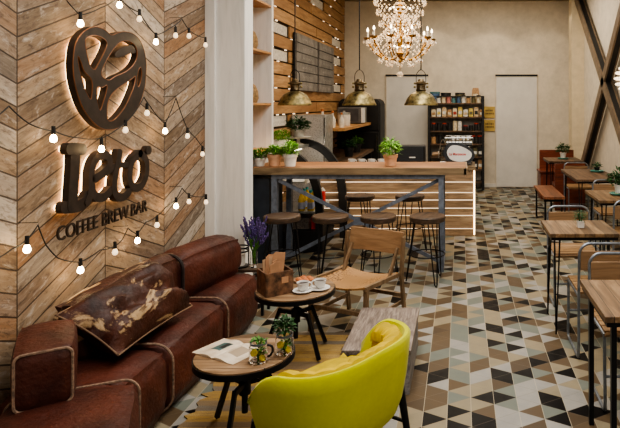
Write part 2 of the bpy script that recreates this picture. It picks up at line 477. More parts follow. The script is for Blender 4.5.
# ================================================================== LIGHTING
w = bpy.data.worlds.new('World'); SC.world = w; w.use_nodes = True
w.node_tree.nodes['Background'].inputs[0].default_value = S((255, 252, 248)); w.node_tree.nodes['Background'].inputs[1].default_value = .34
def area(name, loc, sx, sy, e, col=(255, 214, 160), rot=(0,0,0)):
    l = bpy.data.lights.new(name, 'AREA'); l.shape = 'RECTANGLE'; l.size = sx; l.size_y = sy; l.energy = e; l.color = S(col)[:3]
    o = bpy.data.objects.new(name, l); COL.objects.link(o); o.location = loc; o.rotation_euler = rot; return o
def point(name, loc, e, col=(255, 206, 142), r=.04):
    l = bpy.data.lights.new(name, 'POINT'); l.energy = e; l.color = S(col)[:3]; l.shadow_soft_size = r
    o = bpy.data.objects.new(name, l); COL.objects.link(o); o.location = loc; return o
def spot(name, loc, e, ang=100, blend=.6, rot=(0,0,0), col=(255, 214, 160), r=.05):
    l = bpy.data.lights.new(name, 'SPOT'); l.energy = e; l.color = S(col)[:3]; l.shadow_soft_size = r; l.spot_size = R(ang); l.spot_blend = blend
    o = bpy.data.objects.new(name, l); COL.objects.link(o); o.location = loc; o.rotation_euler = rot; return o
area('overhead_fill_front', (.2, 1.4, ZC - .02), 2.4, 2.0, 88, (255, 253, 250))  # unseen overhead lamps added as soft fill, front to rear
area('overhead_fill_middle', (.2, 5.2, ZC - .02), 2.2, 2.0, 90, (255, 250, 242))
area('overhead_fill_rear', (.6, 9.4, ZC - .02), 2.4, 1.6, 66, (255, 243, 224))

area('wall_fill_light', (-.5, 3.3, ZC - .05), .8, 2.2, 85, (255, 248, 236), (0, R(-32), 0))  # unseen lamp added to brighten the pillar and the chevron wall
area('plank_fill_light', (-1.3, 8.6, ZC - .05), .5, 3.0, 42, (255, 240, 216), (0, R(-30), 0))  # unseen lamp added to lighten the plank wall
spot('downlight', (.6, 11.0, ZC - .02), 20, 106, .2, col=(255, 236, 206)); spot('downlight', (-.5, 11.2, ZC - .02), 12, 92, .2, col=(255, 236, 206)); spot('downlight', (1.75, 11.1, ZC - .02), 10, 100, .25, col=(255, 236, 206))
# ================================================================== CAMERA
cd = bpy.data.cameras.new('Camera'); cam = bpy.data.objects.new('Camera', cd); COL.objects.link(cam)
cam.location = (0, 0, HC); cam.rotation_euler = (PI/2, 0, 0)
cd.sensor_width = 36; cd.lens = F/620*36; cd.shift_x = -(VX - 310)/620; cd.shift_y = -(214 - VY)/620; cd.clip_start = .05
SC.camera = cam

# ================================================================== SIGN ON THE CHEVRON WALL
XS = -2.058; XM = -2.095
def to_mesh(o, name, mat, parent=None):
    dg = bpy.context.evaluated_depsgraph_get(); dg.update()
    me = bpy.data.meshes.new_from_object(o.evaluated_get(dg)); me.name = name
    mw = o.matrix_world.copy(); me.transform(mw); bpy.data.objects.remove(o)
    n = bpy.data.objects.new(name, me); COL.objects.link(n); me.materials.clear()
    for k in (mat if isinstance(mat, (list, tuple)) else [mat]): me.materials.append(k)
    if parent: n.parent = parent
    return n
WALLM = Matrix(((0,0,1,0),(1,0,0,0),(0,1,0,0),(0,0,0,1)))   # curve x -> +Y, y -> +Z, z -> +X
FACEM = Matrix(((1,0,0,0),(0,0,-1,0),(0,1,0,0),(0,0,0,1)))  # reads from -Y
def curve_plate(splines, x0, x1, name, mat, parent=None, bevel=0.0, offset=0.0, res=6):
    c = bpy.data.curves.new(name, 'CURVE'); c.dimensions = '2D'; c.fill_mode = 'BOTH'; c.extrude = (x1-x0)/2; c.bevel_depth = bevel; c.offset = offset; c.resolution_u = res
    for pts in splines:
        pts = smoothpath([(a, b, 0) for a, b in pts], 5, True)
        s = c.splines.new('POLY'); s.points.add(len(pts)-1); s.use_cyclic_u = True
        for i, p in enumerate(pts): s.points[i].co = (p.x, p.y, 0, 1)
    o = bpy.data.objects.new(name, c); COL.objects.link(o)
    o.matrix_world = Matrix.Translation(((x0+x1)/2, 0, 0)) @ WALLM
    bpy.context.view_layer.update()
    return to_mesh(o, name, mat, parent)
def wallpt(px, py, X=XS):
    p = onX(px, py, X); return (p.y, p.z)
A_ = lambda L: [wallpt(60 + x/6.889, 20 + y/6.889) for x, y in L]
L2 = lambda L: [(p.x, p.y) for p in smoothpath([(a, b, 0) for a, b in L], 5, True)]
outer_px = ([(352,104),(400,88),(450,82),(510,100),(555,150),(580,220),(592,300),(590,372),(583,455),(568,515),(545,580),(515,630),(480,675),(440,718),(395,745),(345,756),(290,748),(235,710),(185,650),(148,585),(120,505),(100,425),(90,330),(93,240),(108,160),(145,98),(195,60),(250,48),(310,70)])
outer = A_(outer_px)
holes = [[(175,145),(205,114),(250,112),(292,128),(320,162),(302,220),(266,290),(237,336),(206,305),(186,235)],
         [(296,330),(330,262),(370,200),(412,158),(462,148),(506,172),(526,215),(524,262),(500,310),(468,342),(428,366),(380,386),(338,412),(306,398),(286,372)],
         [(130,275),(148,305),(168,362),(205,402),(215,440),(212,490),(204,524),(185,496),(166,455),(150,395),(136,335)],
         [(260,474),(290,474),(316,462),(312,500),(298,550),(278,604),(266,574),(258,534)],
         [(326,634),(330,574),(350,524),(385,484),(440,446),(490,411),(513,396),(506,454),(480,524),(446,594),(402,652),(360,688),(332,680)],
         [(540,356),(554,336),(560,372),(553,420),(538,450),(532,410)]]
def grow(L, k):
    cx_ = sum(p[0] for p in L)/len(L); cy_ = sum(p[1] for p in L)/len(L); return [(cx_ + (p[0]-cx_)*k, cy_ + (p[1]-cy_)*k) for p in L]
hs = [A_(grow(h, k)) for h, k in zip(holes, (1.04, 1.03, 1.2, 1.22, 1.05, 1.2))]
curl = A_([(500,180),(470,178),(420,198),(388,222),(380,245),(400,258),(440,244),(480,232),(520,222)])
t = thing('heart_emblem', 'dark brown looped heart shaped coffee bean emblem mounted on chevron plank wall', 'sign', (XM, *wallpt(103, 78)))
def toloc(o, root):
    o.data.transform(Matrix.Translation(-Vector(root.location))); o.parent = root; return o
e1 = toloc(curve_plate([outer] + hs, XM, XS, 'emblem_plate', [M['copperedge']], None, .002), t)
e2 = toloc(curve_plate([curl], XM, XS - .001, 'emblem_curl', [M['copperedge']], None, .002), t)
mb = MB()
for L in [A_(outer_px)] + hs: mb.tube([Vector((XS, a, b)) for a, b in L2(L)], .0035, 5, True)
toloc(mb.build('copper_edge', plain('copper_edge', (124, 82, 54), .4, .6)), t)
e3 = toloc(curve_plate([outer] + hs, XM - .015, XM - .008, 'back_light', M['glow'], None, 0, -.014), t)

def ribbon(pts, w):
    """polygon around a smooth stroke in the wall plane"""
    P = smoothpath([(a, b, 0) for a, b in pts], 7); L, Rr = [], []
    for i, p in enumerate(P):
        d = (P[min(i+1, len(P)-1)] - P[max(i-1, 0)]).normalized(); n = Vector((-d.y, d.x, 0))
        L.append(p + n*w/2); Rr.append(p - n*w/2)
    e = (P[-1]-P[-2]).normalized(); n = Vector((-e.y, e.x, 0)); capE = [P[-1] + n*w/2*math.cos(a) + e*w/2*math.sin(a) for a in [PI*k/6 for k in range(1, 6)]]
    s = (P[0]-P[1]).normalized(); n2 = Vector((-s.y, s.x, 0)); capS = [P[0] + n2*w/2*math.cos(a) + s*w/2*math.sin(a) for a in [PI*k/6 for k in range(1, 6)]]
    return L + capE + Rr[::-1] + capS
def stroke_mesh(mb, pts, w, x0, x1):
    P = smoothpath([(a, b, 0) for a, b in pts], 7)
    prev = None; f = lambda p, x: Vector((x, p.x, p.y))
    rows = []
    for i, p in enumerate(P):
        d = (P[min(i+1, len(P)-1)] - P[max(i-1, 0)]).normalized(); n = Vector((-d.y, d.x, 0))*w/2
        rows.append(mb._v([f(p+n, x0), f(p+n, x1), f(p-n, x1), f(p-n, x0)]))
    def cap(p, d):
        n = Vector((-d.y, d.x, 0)); out = []
        for a in (25, 45, 62, 76, 86):
            q = p + d*w/2*math.sin(R(a)); m_ = n*w/2*math.cos(R(a)); out.append(mb._v([f(q+m_, x0), f(q+m_, x1), f(q-m_, x1), f(q-m_, x0)]))
        return out
    rows = rows + cap(P[-1], (P[-1]-P[-2]).normalized())
    st_ = []
    d = (P[0]-P[1]).normalized()
    for r_ in cap(P[0], d): st_.append([r_[3], r_[2], r_[1], r_[0]])
    rows = st_[::-1] + rows
    for a, b in zip(rows, rows[1:]):
        for k in range(4): mb._f([a[k], a[(k+1)%4], b[(k+1)%4], b[k]])
    mb._f(rows[0][::-1]); mb._f(rows[-1])
B_ = lambda L: [wallpt(55 + x/5.905, 138 + y/5.905) for x, y in L]
letters = {'L': [([(92,64),(128,64),(166,68)], .075), ([(126,70),(122,180),(114,300),(108,400)], .088), ([(66,410),(105,408),(150,400),(182,380),(200,345)], .075)],
           'e': [([(196,376),(212,330),(216,262),(220,190),(242,128),(285,98),(322,118),(322,168),(288,206),(240,240)], .058), ([(222,258),(228,318),(256,350),(298,346),(334,308)], .058), ([(240,240),(300,210),(350,178)], .045)],
           't': [([(384,88),(372,160),(356,240),(354,312),(376,348),(410,346),(440,318)], .058), ([(330,178),(380,162),(430,158)], .04)],
           'o': [([(506,92),(540,130),(544,206),(520,272),(484,296),(450,268),(444,200),(462,132),(506,92)], .058)]}
t = thing('letter_sign', 'large dark script lettering on the plank wall just under the heart emblem', 'sign', (XM, *wallpt(105, 178)))
gl = MB()
for ch, strokes in letters.items():
    mb = MB()
    for si, (pts, w) in enumerate(strokes):
        w *= .86; stroke_mesh(mb, B_(pts), w, XM, XS - .0025*si); stroke_mesh(gl, B_(pts), w*.55, XM - .016, XM - .008)
    toloc(mb.build('letter', M['copperedge'], normals=True), t)
mb = MB(); c = B_([(556,72)])[0]
ring = [(c[0] + .034*math.cos(2*PI*k/16), c[1] + .03*math.sin(2*PI*k/16)) for k in range(16)]
mb.prism(ring, lambda a, b, dd: Vector((XM + dd, a, b)), XS - XM)
toloc(mb.build('registered_mark', M['copperedge']), t)
toloc(gl.build('back_light', M['glow']), t)

def text_mesh(body, name, mat, size_x, size_z, extrude, mw, parent=None, bold=0.0):
    c = bpy.data.curves.new(name, 'FONT'); c.body = body; c.size = 1; c.extrude = 0; c.offset = bold
    o = bpy.data.objects.new(name, c); COL.objects.link(o); bpy.context.view_layer.update()
    dg = bpy.context.evaluated_depsgraph_get(); me0 = bpy.data.meshes.new_from_object(o.evaluated_get(dg))
    xs = [v.co.x for v in me0.vertices]; ys = [v.co.y for v in me0.vertices]
    W, H = max(xs)-min(xs), max(ys)-min(ys); x0, y0 = min(xs), min(ys)
    bpy.data.meshes.remove(me0)
    sx, sz = size_x/W, size_z/H
    c.extrude = extrude/2; bpy.context.view_layer.update()
    o.matrix_world = mw @ Matrix.Diagonal((sx, sz, 1, 1)) @ Matrix.Translation((-x0, -y0, 0))
    bpy.context.view_layer.update()
    return to_mesh(o, name, mat, parent)
ya, za = wallpt(58.5, 241.5, -2.06); yb, zb = wallpt(147.5, 211.5, -2.06)
t = thing('tagline_sign', 'row of small dark capital letters on the plank wall below the large script lettering', 'sign', (-2.08, ya, .985))
for word, xa_, xb_ in (('COFFEE', 58.0, 98.5), ('BREW', 103.2, 129.4), ('BAR', 132.0, 147.8)):
    ya_, yb_ = wallpt(xa_, 200, -2.065)[0], wallpt(xb_, 200, -2.065)[0]
    o = text_mesh(word, 'lettering', M['signside'], yb_ - ya_, .076, .010, Matrix.Translation((-2.07, ya_, .987)) @ WALLM, None, .0); toloc(o, t)

# ================================================================== STRING LIGHTS
def string_light(label, path, bulbs):
    """path and bulbs are points of the wall; bulbs hang a little below the cable"""
    XL = -2.028
    P = [onX(px, py, XL) for px, py in path]
    root = thing('string_light', label, 'string lights', P[0], 0, 'strings of bulbs on the plank wall')
    full = []
    for a, b in zip(P, P[1:]):
        L = (b-a).length
        for k in range(8):
            s = k/8; q = a.lerp(b, s); q.z -= .10*L*4*s*(1-s)*.35; full.append(q)
    full.append(P[-1])
    for a, q, b in zip(P, P[1:], P[2:]):
        if not (q.y < 3.75 and q.z > 1.6) and q.z > a.z + .05 and q.z > b.z + .05: toloc(MB().tube([(XW, q.y, q.z + .01), (XL - .004, q.y, q.z + .012), (XL + .002, q.y, q.z + .016)], .0016, 5).build('hook', M['cable']), root)
    toloc(MB().tube(full, .0032, 6).build('cable', M['cable'], smooth=True), root)
    for px, py, bright in bulbs:
        c = onX(px, py, XL)
        near = min(full, key=lambda q: (q.y - c.y)**2 + .3*(q.z - c.z)**2)
        s = MB().cyl(c + Vector((0,0,.02)), c + Vector((0,0,.062)), .010, .009, 10)
        s.tube([c + Vector((0,0,.06)), c.lerp(near, .6) + Vector((0,0,.03)), near], .004, 5)
        so = toloc(s.build('socket', M['cable'], smooth=True), root)
        b = MB().lathe([(0,-.020),(.009,-.017),(.0145,-.010),(.016,-.002),(.013,.008),(.009,.018),(0,.022)], c, 14)
        toloc(b.build('bulb', M['bulb'] if bright else M['bulbdim'], smooth=True), root)
string_light('upper string of round bulbs sagging above the heart emblem', [(62,-6),(80,15),(100,8),(119,-3),(128,6),(139,12),(156,35),(170,28),(182,19),(190,31),(206,38)],
             [(80.5,23.5,1),(119.5,5,1),(139.5,19,0),(156,42,1),(175.6,35.5,0),(189,36,0),(205.5,45,0)])
string_light('middle string of round bulbs between the emblem and the script letters', [(-6,118),(9,106),(30,124),(54,131),(80,138),(102,138),(125,123),(135,112),(144,97),(150,106),(165,124),(176,98),(187,128),(196,138),(205,149)],
             [(53.5,138.5,1),(101.5,149,1),(125.5,130,0),(147,113,0),(165,131,1),(187.5,136,0),(202.5,154,0)])
string_light('lower string of round bulbs hanging under the tagline and above the sofa', [(-6,260),(12,249),(27,240),(38,225),(46,245),(58,258),(80,262),(100,250),(115,246),(122,240),(128,228),(137,234),(146,222),(156,217),(166,207),(176,199),(182,188),(189,195),(206,196)],
             [(27,249,1),(80.5,270,1),(115,252,0),(137.5,240.5,1),(157,225,0),(176,206,1),(189,201.5,0),(206,202,0)])

# ================================================================== SHELF UNIT BEHIND THE PILLAR
t = thing('shelf_unit', 'white wall niche shelving with thin wooden shelves behind the white pillar', 'shelf', (-2.24, 6.0, 0))
L_ = lambda mb, nm, mat, **k: toloc(mb.build(nm, mat, **k), t)
L_(MB().span((-2.37, 6.5, 0), (-2.11, 6.56, ZC)), 'side_panel', M['whitepaint'])
L_(MB().span((-2.37, 5.5, 0), (-2.11, 5.56, ZC)), 'side_panel', M['whitepaint'])
L_(MB().span((-2.37, 5.56, 0), (-2.345, 6.5, ZC)), 'back_panel', M['whitepaint'])
L_(MB().span((-2.345, 5.56, 0), (-2.12, 6.5, .98)), 'lower_cabinet', plain('grey_blue_panel', (108,110,114), .6))
for z in (1.20, 1.70, 2.265, 2.79, 3.3): L_(MB().span((-2.345, 5.56, z - .022), (-2.112, 6.5, z)), 'shelf', M['shelfwood'])
def sack(loc, s, label, seed):
    r = thing('burlap_sack', label, 'sack', loc, 0, 'burlap sacks in the niche')
    rr = random.Random(seed)
    MB().lathe([(0,0),(.085*s,0),(.1*s,.04*s),(.095*s,.1*s),(.075*s,.15*s),(.04*s,.18*s),(.055*s,.215*s),(.03*s,.225*s),(0,.22*s)], (0,0,0), 14).build('sack_body', M['burlap'], r, smooth=True)
    MB().tube([(.043*s*math.cos(a), .043*s*math.sin(a), .18*s) for a in [2*PI*k/12 for k in range(12)]], .007*s, 5, True).build('tie_string', M['cable'], r)
sack((-2.225, 6.05, 2.267), 1.15, 'small burlap sack on the upper niche shelf', 1)
sack((-2.225, 6.05, 1.702), 1.2, 'small burlap sack on the lower niche shelf', 2)
# ================================================================== BAR
BZ = 1.05
t = thing('bar_counter', 'long wooden bar table with plank top on a steel cross braced frame', 'bar counter', (-1.0, 6.1, 0))
def P_(mb, nm, mat, root=None, **k): return toloc(mb.build(nm, mat, **k), root or t)
P_(MB().span((-2.108, 5.83, BZ - .055), (.06, 6.40, BZ)), 'bar_top', M['bartop'])
P_(MB().span((-2.108, 5.80, BZ - .068), (.062, 5.83, BZ - .002)).span((-2.108, 6.4, BZ - .068), (.062, 6.42, BZ - .002)).span((.04, 5.8, BZ - .068), (.075, 6.42, BZ - .003)), 'edge_board', M['baredge'])
zf = BZ - .07
for y in (5.86, 6.36):
    P_(MB().span((-1.90, y - .025, zf - .045), (-.16, y + .025, zf)), 'frame_rail', M['steel'])
    for x in (-.19, -1.87): P_(MB().span((x - .027, y - .03, 0), (x + .027, y + .03, zf - .045)), 'leg', M['steel'])
y = 5.86
a, b = Vector((-1.83, y, zf - .06)), Vector((-.21, y, .10)); c, d = Vector((-.21, y + .0, zf - .06)), Vector((-1.83, y, .10))
P_(MB().bar(a, b, .036, .02, up=(0,1,0)), 'cross_brace', M['steel']); P_(MB().bar(c + Vector((0,.03,0)), d + Vector((0,.03,0)), .036, .02, up=(0,1,0)), 'cross_brace', M['steel'])
mid = (a+b)/2; P_(MB().box(mid + Vector((0,-.01,0)), (.10, .02, .08)), 'brace_plate', M['steel'])
for x in (-.22, -1.90): P_(MB().span((x, 5.84, .05), (x + .06, 6.38, .09)), 'foot_rail', M['steel'])
P_(MB().span((-2.10, 5.9, 0), (-1.94, 6.34, zf - .045)), 'end_panel', plain('dark_blue_panel', (52, 58, 68), .5, .3))

# ---- counter behind, lit boards
t = thing('service_counter', 'lower service counter clad in wood boards with glowing light strips between', 'counter', (-.6, 7.7, 0))
m = MB(); zs = [.0, .095, .262, .355, .46, .555, .69, .84]
brd = wood('counter_boards', (106, 86, 66), (150, 124, 96), (190, 166, 136), 0, 1.0)
P_(MB().span((-1.78, 7.44, 0), (.17, 8.02, .84)), 'counter_body', plain('counter_body', (60, 46, 36), .7))
for z0, z1 in zip(zs, zs[1:]): P_(MB().span((-1.78, 7.41, z0 + .005), (.17, 7.44, z1 - .005)), 'front_board', brd)
for z in zs[1:-1]: P_(MB().span((-1.78, 7.418, z - .0045), (.165, 7.444, z + .0045)), 'light_strip', M['led'])
P_(MB().span((.175, 7.405, .02), (.19, 7.425, .85)), 'corner_light', emit('corner_led', (255, 222, 176), 7))
P_(MB().span((-1.78, 7.39, .84), (.2, 8.05, .885)), 'counter_top', M['baredge'])
P_(MB().span((.17, 7.43, 0), (.188, 8.02, .84)), 'side_panel', brd)

# ---- open cooler with curved dark sides
t = thing('display_cooler', 'open fronted drinks cooler with curved black end frames behind the bar', 'cooler', (-1.95, 7.15, 0))
prof = [(-2.32, 1.17), (-2.1, 1.185), (-1.93, 1.16), (-1.79, 1.08), (-1.68, .95), (-1.6, .76), (-1.565, .55), (-1.56, .35)]
sm = smoothpath([(x, 0, z) for x, z in prof], 4)
for yy, dx, kz in ((6.62, 0, 1), (7.33, .13, 1.06)):
    mb = MB()
    o_ = [(p.x + dx*(p.x + 2.32)/.76, p.z*kz) for p in sm]; i_ = []
    for k, p in enumerate(sm):
        dd = (sm[min(k+1, len(sm)-1)] - sm[max(k-1, 0)]).normalized(); n = Vector((-dd.z, 0, dd.x)); q = p - n*.085
        i_.append((q.x + dx*(q.x + 2.32)/.76, q.z*kz))
    vo = [mb._v([(x, yy - .03, z), (x, yy + .03, z)]) for x, z in o_]; vi = [mb._v([(x, yy - .03, z), (x, yy + .03, z)]) for x, z in i_]
    for k in range(len(sm)-1):
        mb._f([vo[k][0], vo[k+1][0], vi[k+1][0], vi[k][0]]); mb._f([vo[k][1], vi[k][1], vi[k+1][1], vo[k+1][1]])
        mb._f([vo[k][0], vo[k][1], vo[k+1][1], vo[k+1][0]]); mb._f([vi[k][0], vi[k+1][0], vi[k+1][1], vi[k][1]])
    P_(mb, 'curved_frame', M['matteblack'])
    P_(MB().span((-1.645 + dx, yy - .03, 0), (-1.56 + dx, yy + .03, .36*kz)), 'frame_foot', M['matteblack'])
P_(MB().span((-2.33, 6.6, 0), (-1.6, 7.36, .24)), 'base', M['matteblack'])
P_(MB().span((-2.33, 6.6, .24), (-2.29, 7.36, 1.16)), 'back_panel', plain('cooler_back', (150, 144, 134), .5))
P_(MB().span((-2.33, 6.6, 1.155), (-1.9, 7.36, 1.185)), 'cooler_top', M['stainless'])
for z, xf in ((.455, -1.66), (.80, -1.78)):
    P_(MB().span((-2.29, 6.64, z - .02), (xf, 7.3, z)), 'shelf', M['stainless'])
    P_(MB().span((xf, 6.64, z - .03), (xf + .015, 7.3, z + .03)), 'price_rail', plain('price_rail', (216, 206, 196), .4, 0, .25, 30))
P_(MB().span((-2.08, 6.75, 1.125), (-1.98, 7.25, 1.15)), 'cooler_fill_strip', emit('cooler_fill_glow', (255, 240, 220), 12))  # glowing strip added to brighten the cooler inside, no known lamp there
# bottles and tins in the cooler
drink = [plain('yellow_drink', (190, 160, 50), .2), plain('green_drink', (120, 140, 60), .2)]
lab = plain('pale_blue_label', (150, 160, 190), .5); teal = plain('teal_cap', (60, 150, 150), .4)
def bottle_proto():
    r = thing('drink_bottle', 'yellow drink bottle with teal cap and pale label on cooler shelf', 'bottle', (0,0,0), 0, 'bottles in the open cooler')
    MB().lathe([(0,0),(.036,0),(.038,.01),(.038,.13),(.03,.16),(.015,.19),(.015,.21),(0,.21)], (0,0,0), 14).build('bottle_body', drink[0], r, smooth=True)
    MB().lathe([(.0385,.02),(.039,.02),(.039,.095),(.0385,.095)], (0,0,0), 14).build('bottle_label', lab, r, smooth=True)
    MB().lathe([(0,.205),(.018,.205),(.018,.235),(0,.235)], (0,0,0), 12).build('cap', teal, r, smooth=True)
    return r
b0 = bottle_proto(); used = [False]
for i in range(3):
    for j in range(2):
        loc = (-1.73 - .105*j, 6.72 + i*.12, .457)
        if not used[0]: b0.location = loc; used[0] = True
        else: dup(b0, loc)
        if i < 5:
            pass
redm = plain('red_packaging', (206, 40, 34), .4, 0, .1)
for k, (x, yy, z) in enumerate(((-1.68, 6.72, .243), (-1.68, 6.84, .243), (-1.715, 7.22, .458))):
    r = thing('red_carton', ('red drink carton at the low front of the cooler, nearest', 'red drink carton at the low front of the cooler, second', 'red drink carton at the far end of the cooler shelf')[k], 'carton', (x, yy, z), 0, 'red cartons in the cooler')
    MB().span((-.035, -.035, 0), (.035, .035, .15)).build('carton_body', redm, r, bevel=.004)
    MB().prism([(-.035, 0), (.035, 0), (.0, .04)], lambda a, b, d: Vector((a, d - .035, b + .15)), .07).build('carton_gable', plain('carton_top', (220, 214, 204), .5), r)
for k in range(2):
    o = MB().span((-.09, -.155, 0), (.09, .155, .11)).span((-.1, -.165, .1), (.1, .165, .125)).build('wooden_crate', M['greywood'], None)
    o.location = (-1.84 , 6.86 + .345*k, .243); tag(o, ('small grey wooden crate low inside the cooler, nearer one', 'small grey wooden crate low inside the cooler, farther one')[k], 'crate', 'crates low in the cooler')

# ---- stainless upright fridge
def perf():
    t = NT('perforated_steel'); v = t.coord(); x = t.N('ShaderNodeTexVoronoi'); x.inputs['Scale'].default_value = 55; t.L(v, x.inputs['Vector'])
    return t.done(t.ramp(x.outputs['Distance'], [(.2, S((150,150,146))), (.4, S((196,194,190)))]), .4, .5)
t = thing('steel_cabinet', 'tall brushed steel cabinet with speckled front against the plank wall', 'cabinet', (-2.08, 8.15, 0))
P_(MB().span((-2.31, 7.95, .02), (-1.84, 8.4, 1.535)), 'cabinet_body', M['stainless'], bevel=.008)
P_(MB().span((-2.29, 7.935, .05), (-1.87, 7.95, 1.515)), 'front_panel', perf())
P_(MB().span((-1.86, 7.925, .6), (-1.85, 7.945, 1.5)), 'handle', M['chrome'])

# ---- black tall fridge and wall shelf
t = thing('black_fridge', 'tall black refrigerator with rounded top in the back left corner', 'refrigerator', (-1.95, 11.3, 0))
rect = [(-2.3, .03), (-1.54, .03), (-1.51, .06), (-1.51, 1.68), (-1.54, 1.75), (-1.60, 1.78), (-2.24, 1.78), (-2.3, 1.72)]
P_(MB().prism(rect, lambda a, b, d: Vector((a, 11.0 + d, b)), .65), 'fridge_body', M['matteblack'], bevel=.02)
P_(MB().span((-2.27, 10.975, .1), (-1.54, 11.0, 1.15)), 'door', plain('fridge_door', (30,29,28), .3), bevel=.01)
P_(MB().span((-2.27, 10.975, 1.18), (-1.54, 11.0, 1.72)), 'door', plain('fridge_door2', (30,29,28), .3), bevel=.01)
P_(MB().bar((-1.58, 10.95, .75), (-1.58, 10.95, 1.1), .02), 'handle', M['chrome'])
t = thing('wall_shelf', 'thick wooden wall shelf with canister and toaster in front of the black fridge', 'shelf', (-2.0, 9.6, 1.3))
P_(MB().span((-2.31, 8.45, 1.29), (-1.68, 10.93, 1.335)), 'shelf_board', M['shelfwood'])
for yy in (8.7, 10.7): P_(MB().bar((-2.3, yy, 1.28), (-1.85, yy, 1.28), .03).bar((-2.3, yy, .95), (-1.9, yy, 1.27), .03), 'bracket', M['black'])
t = thing('low_shelf', 'narrow wooden ledge below the wall shelf holding dark pots', 'shelf', (-2.0, 9.6, .85))
P_(MB().span((-2.31, 8.6, .80), (-1.62, 10.9, .84)), 'shelf_board', M['tableend'])
for yy in (8.8, 10.7): P_(MB().span((-2.3, yy - .02, 0), (-2.26, yy + .02, .8)).span((-1.68, yy - .02, 0), (-1.64, yy + .02, .8)), 'leg', M['black'])
# things on the wall shelf
can = thing('canister', 'pale round canister with lid on the wall shelf beside the toaster', 'canister', (-1.86, 9.3, 1.335))
MB().lathe([(0,0),(.095,0),(.1,.01),(.1,.17),(.095,.18),(0,.18)], (0,0,0), 20).build('canister_body', plain('pale_canister', (206, 198, 184), .4), can, smooth=True)
MB().lathe([(0,.18),(.1,.18),(.1,.21),(.02,.22),(.02,.24),(0,.24)], (0,0,0), 20).build('lid', M['stainless'], can, smooth=True)
tm = thing('toaster_oven', 'boxy grey and white toaster oven on the wall shelf under the middle pendant', 'oven', (-1.92, 10.35, 1.335))
MB().span((-.22, -.24, .01), (.22, .24, .29)).build('oven_body', plain('dark_grey_box', (92, 90, 88), .4), tm, bevel=.01)
MB().span((.20, -.25, .02), (.232, -.02, .28)).build('side_panel', M['pot_white'], tm)
MB().span((-.18, -.255, .05), (.15, -.24, .26)).build('oven_door', plain('smoky_door', (70, 70, 72), .25), tm)
jarw = plain('milky_glass', (216, 208, 192), .2)
for k, (x, yy, s) in enumerate(((-2.02, 8.52, 1.0), (-1.88, 8.56, .9), (-1.76, 8.62, .8))):
    b = thing('swing_top_bottle', ('tallest pale bottle at the near end of the wall shelf', 'middle pale bottle at the near end of the wall shelf', 'smallest pale bottle at the near end of the wall shelf')[k], 'bottle', (x, yy, 1.335), 0, 'pale bottles on the wall shelf')
    MB().lathe([(0,0),(.045*s,0),(.05*s,.02*s),(.05*s,.14*s),(.03*s,.18*s),(.018*s,.21*s),(.02*s,.24*s),(0,.24*s)], (0,0,0), 14).build('bottle_body', jarw, b, smooth=True)
    MB().lathe([(0,.24*s),(.022*s,.24*s),(.022*s,.275*s),(0,.28*s)], (0,0,0), 10).build('stopper', M['cookie'], b, smooth=True)

# ---- potted plants
def foliage(n, rad, h, L, w, seed, mat, base=0.0, droop=.35):
    r = random.Random(seed); mb = MB()
    for k in range(n):
        a = r.uniform(0, 2*PI); q = math.sqrt(r.random())*rad; z = base + h*(r.random()**.7)*(1 - .45*(q/rad)**2)
        d = Vector((math.cos(a)*(.3 + q/rad), math.sin(a)*(.3 + q/rad), r.uniform(-droop, 1.0)))
        mb.leaf(Vector((math.cos(a)*q, math.sin(a)*q, z)), d, L*r.uniform(.7, 1.3), w*r.uniform(.7, 1.3))
    for k in range(10):
        a = r.uniform(0, 2*PI); mb.tube([(0, 0, base - .03), (math.cos(a)*rad*.6, math.sin(a)*rad*.6, base + h*.7)], .003, 4)
    return mb
def potted(name, label, loc, pot, leaf, pr=.055, ph=.085, n=220, rad=.075, h=.11, L=.035, w=.018, seed=1, square=False, group=None):
    r = thing(name, label, 'plant', loc, 0, group)
    if square:
        mb = MB(); s = pr
        mb.prism([(-s*.85,-s*.85),(s*.85,-s*.85),(s*.85,s*.85),(-s*.85,s*.85)], lambda a, b, d: Vector((a*(1 + .17*(d > 0)), b*(1 + .17*(d > 0)), d)), ph)
        mb.build('pot', pot, r, bevel=.004)
    else:
        MB().lathe([(0,0),(pr*.74,0),(pr*.93,ph*.72),(pr*1.03,ph*.74),(pr*1.05,ph),(pr*.92,ph),(pr*.9,ph*.86),(0,ph*.86)], (0,0,0), 20).build('pot', pot, r, smooth=35)
    MB().lathe([(0,ph*.9),(pr*.88,ph*.9),(pr*.86,ph*.82)], (0,0,0), 14).build('soil', M['soil'], r)
    foliage(n, rad, h, L, w, seed, leaf, ph*.95).build('foliage', leaf, r, normals=False)
    return r
G = 'potted herbs on the bar'
def onbar(px, Y): return ((px - VX)/F*Y, Y, BZ + .001)
potted('potted_herb', 'small herb in a white pot on the bar beside the pillar', onbar(259.5, 5.98), M['pot_white'], M['leaf'], .062, .085, 260, .066, .1, seed=1, group=G)
potted('potted_herb', 'green herb in a terracotta pot near the left end of the bar', onbar(274.5, 5.98), M['terra'], M['leafbright'], .07, .12, 320, .066, .1, seed=2, group=G)
potted('potted_herb', 'bright green herb in a white pot on the bar beside the terracotta one', onbar(290, 5.96), M['pot_white'], M['leafbright'], .072, .125, 420, .068, .14, .05, .012, seed=3, group=G)
potted('potted_herb', 'tall green herb in a terracotta pot near the middle of the bar', onbar(390.5, 6.02), M['terra'], M['leafbright'], .074, .115, 380, .085, .17, .055, .014, seed=4, group=G)
potted('potted_herb', 'bright herb in a square white pot on the cooler top', (-2.09, 6.74, 1.187), M['pot_white'], M['leafbright'], .075, .085, 320, .1, .12, seed=5, square=True)
st = thing('cake_stand', 'round pale plate on a short foot above the cooler', 'stand', (-1.985, 7.12, 1.187))
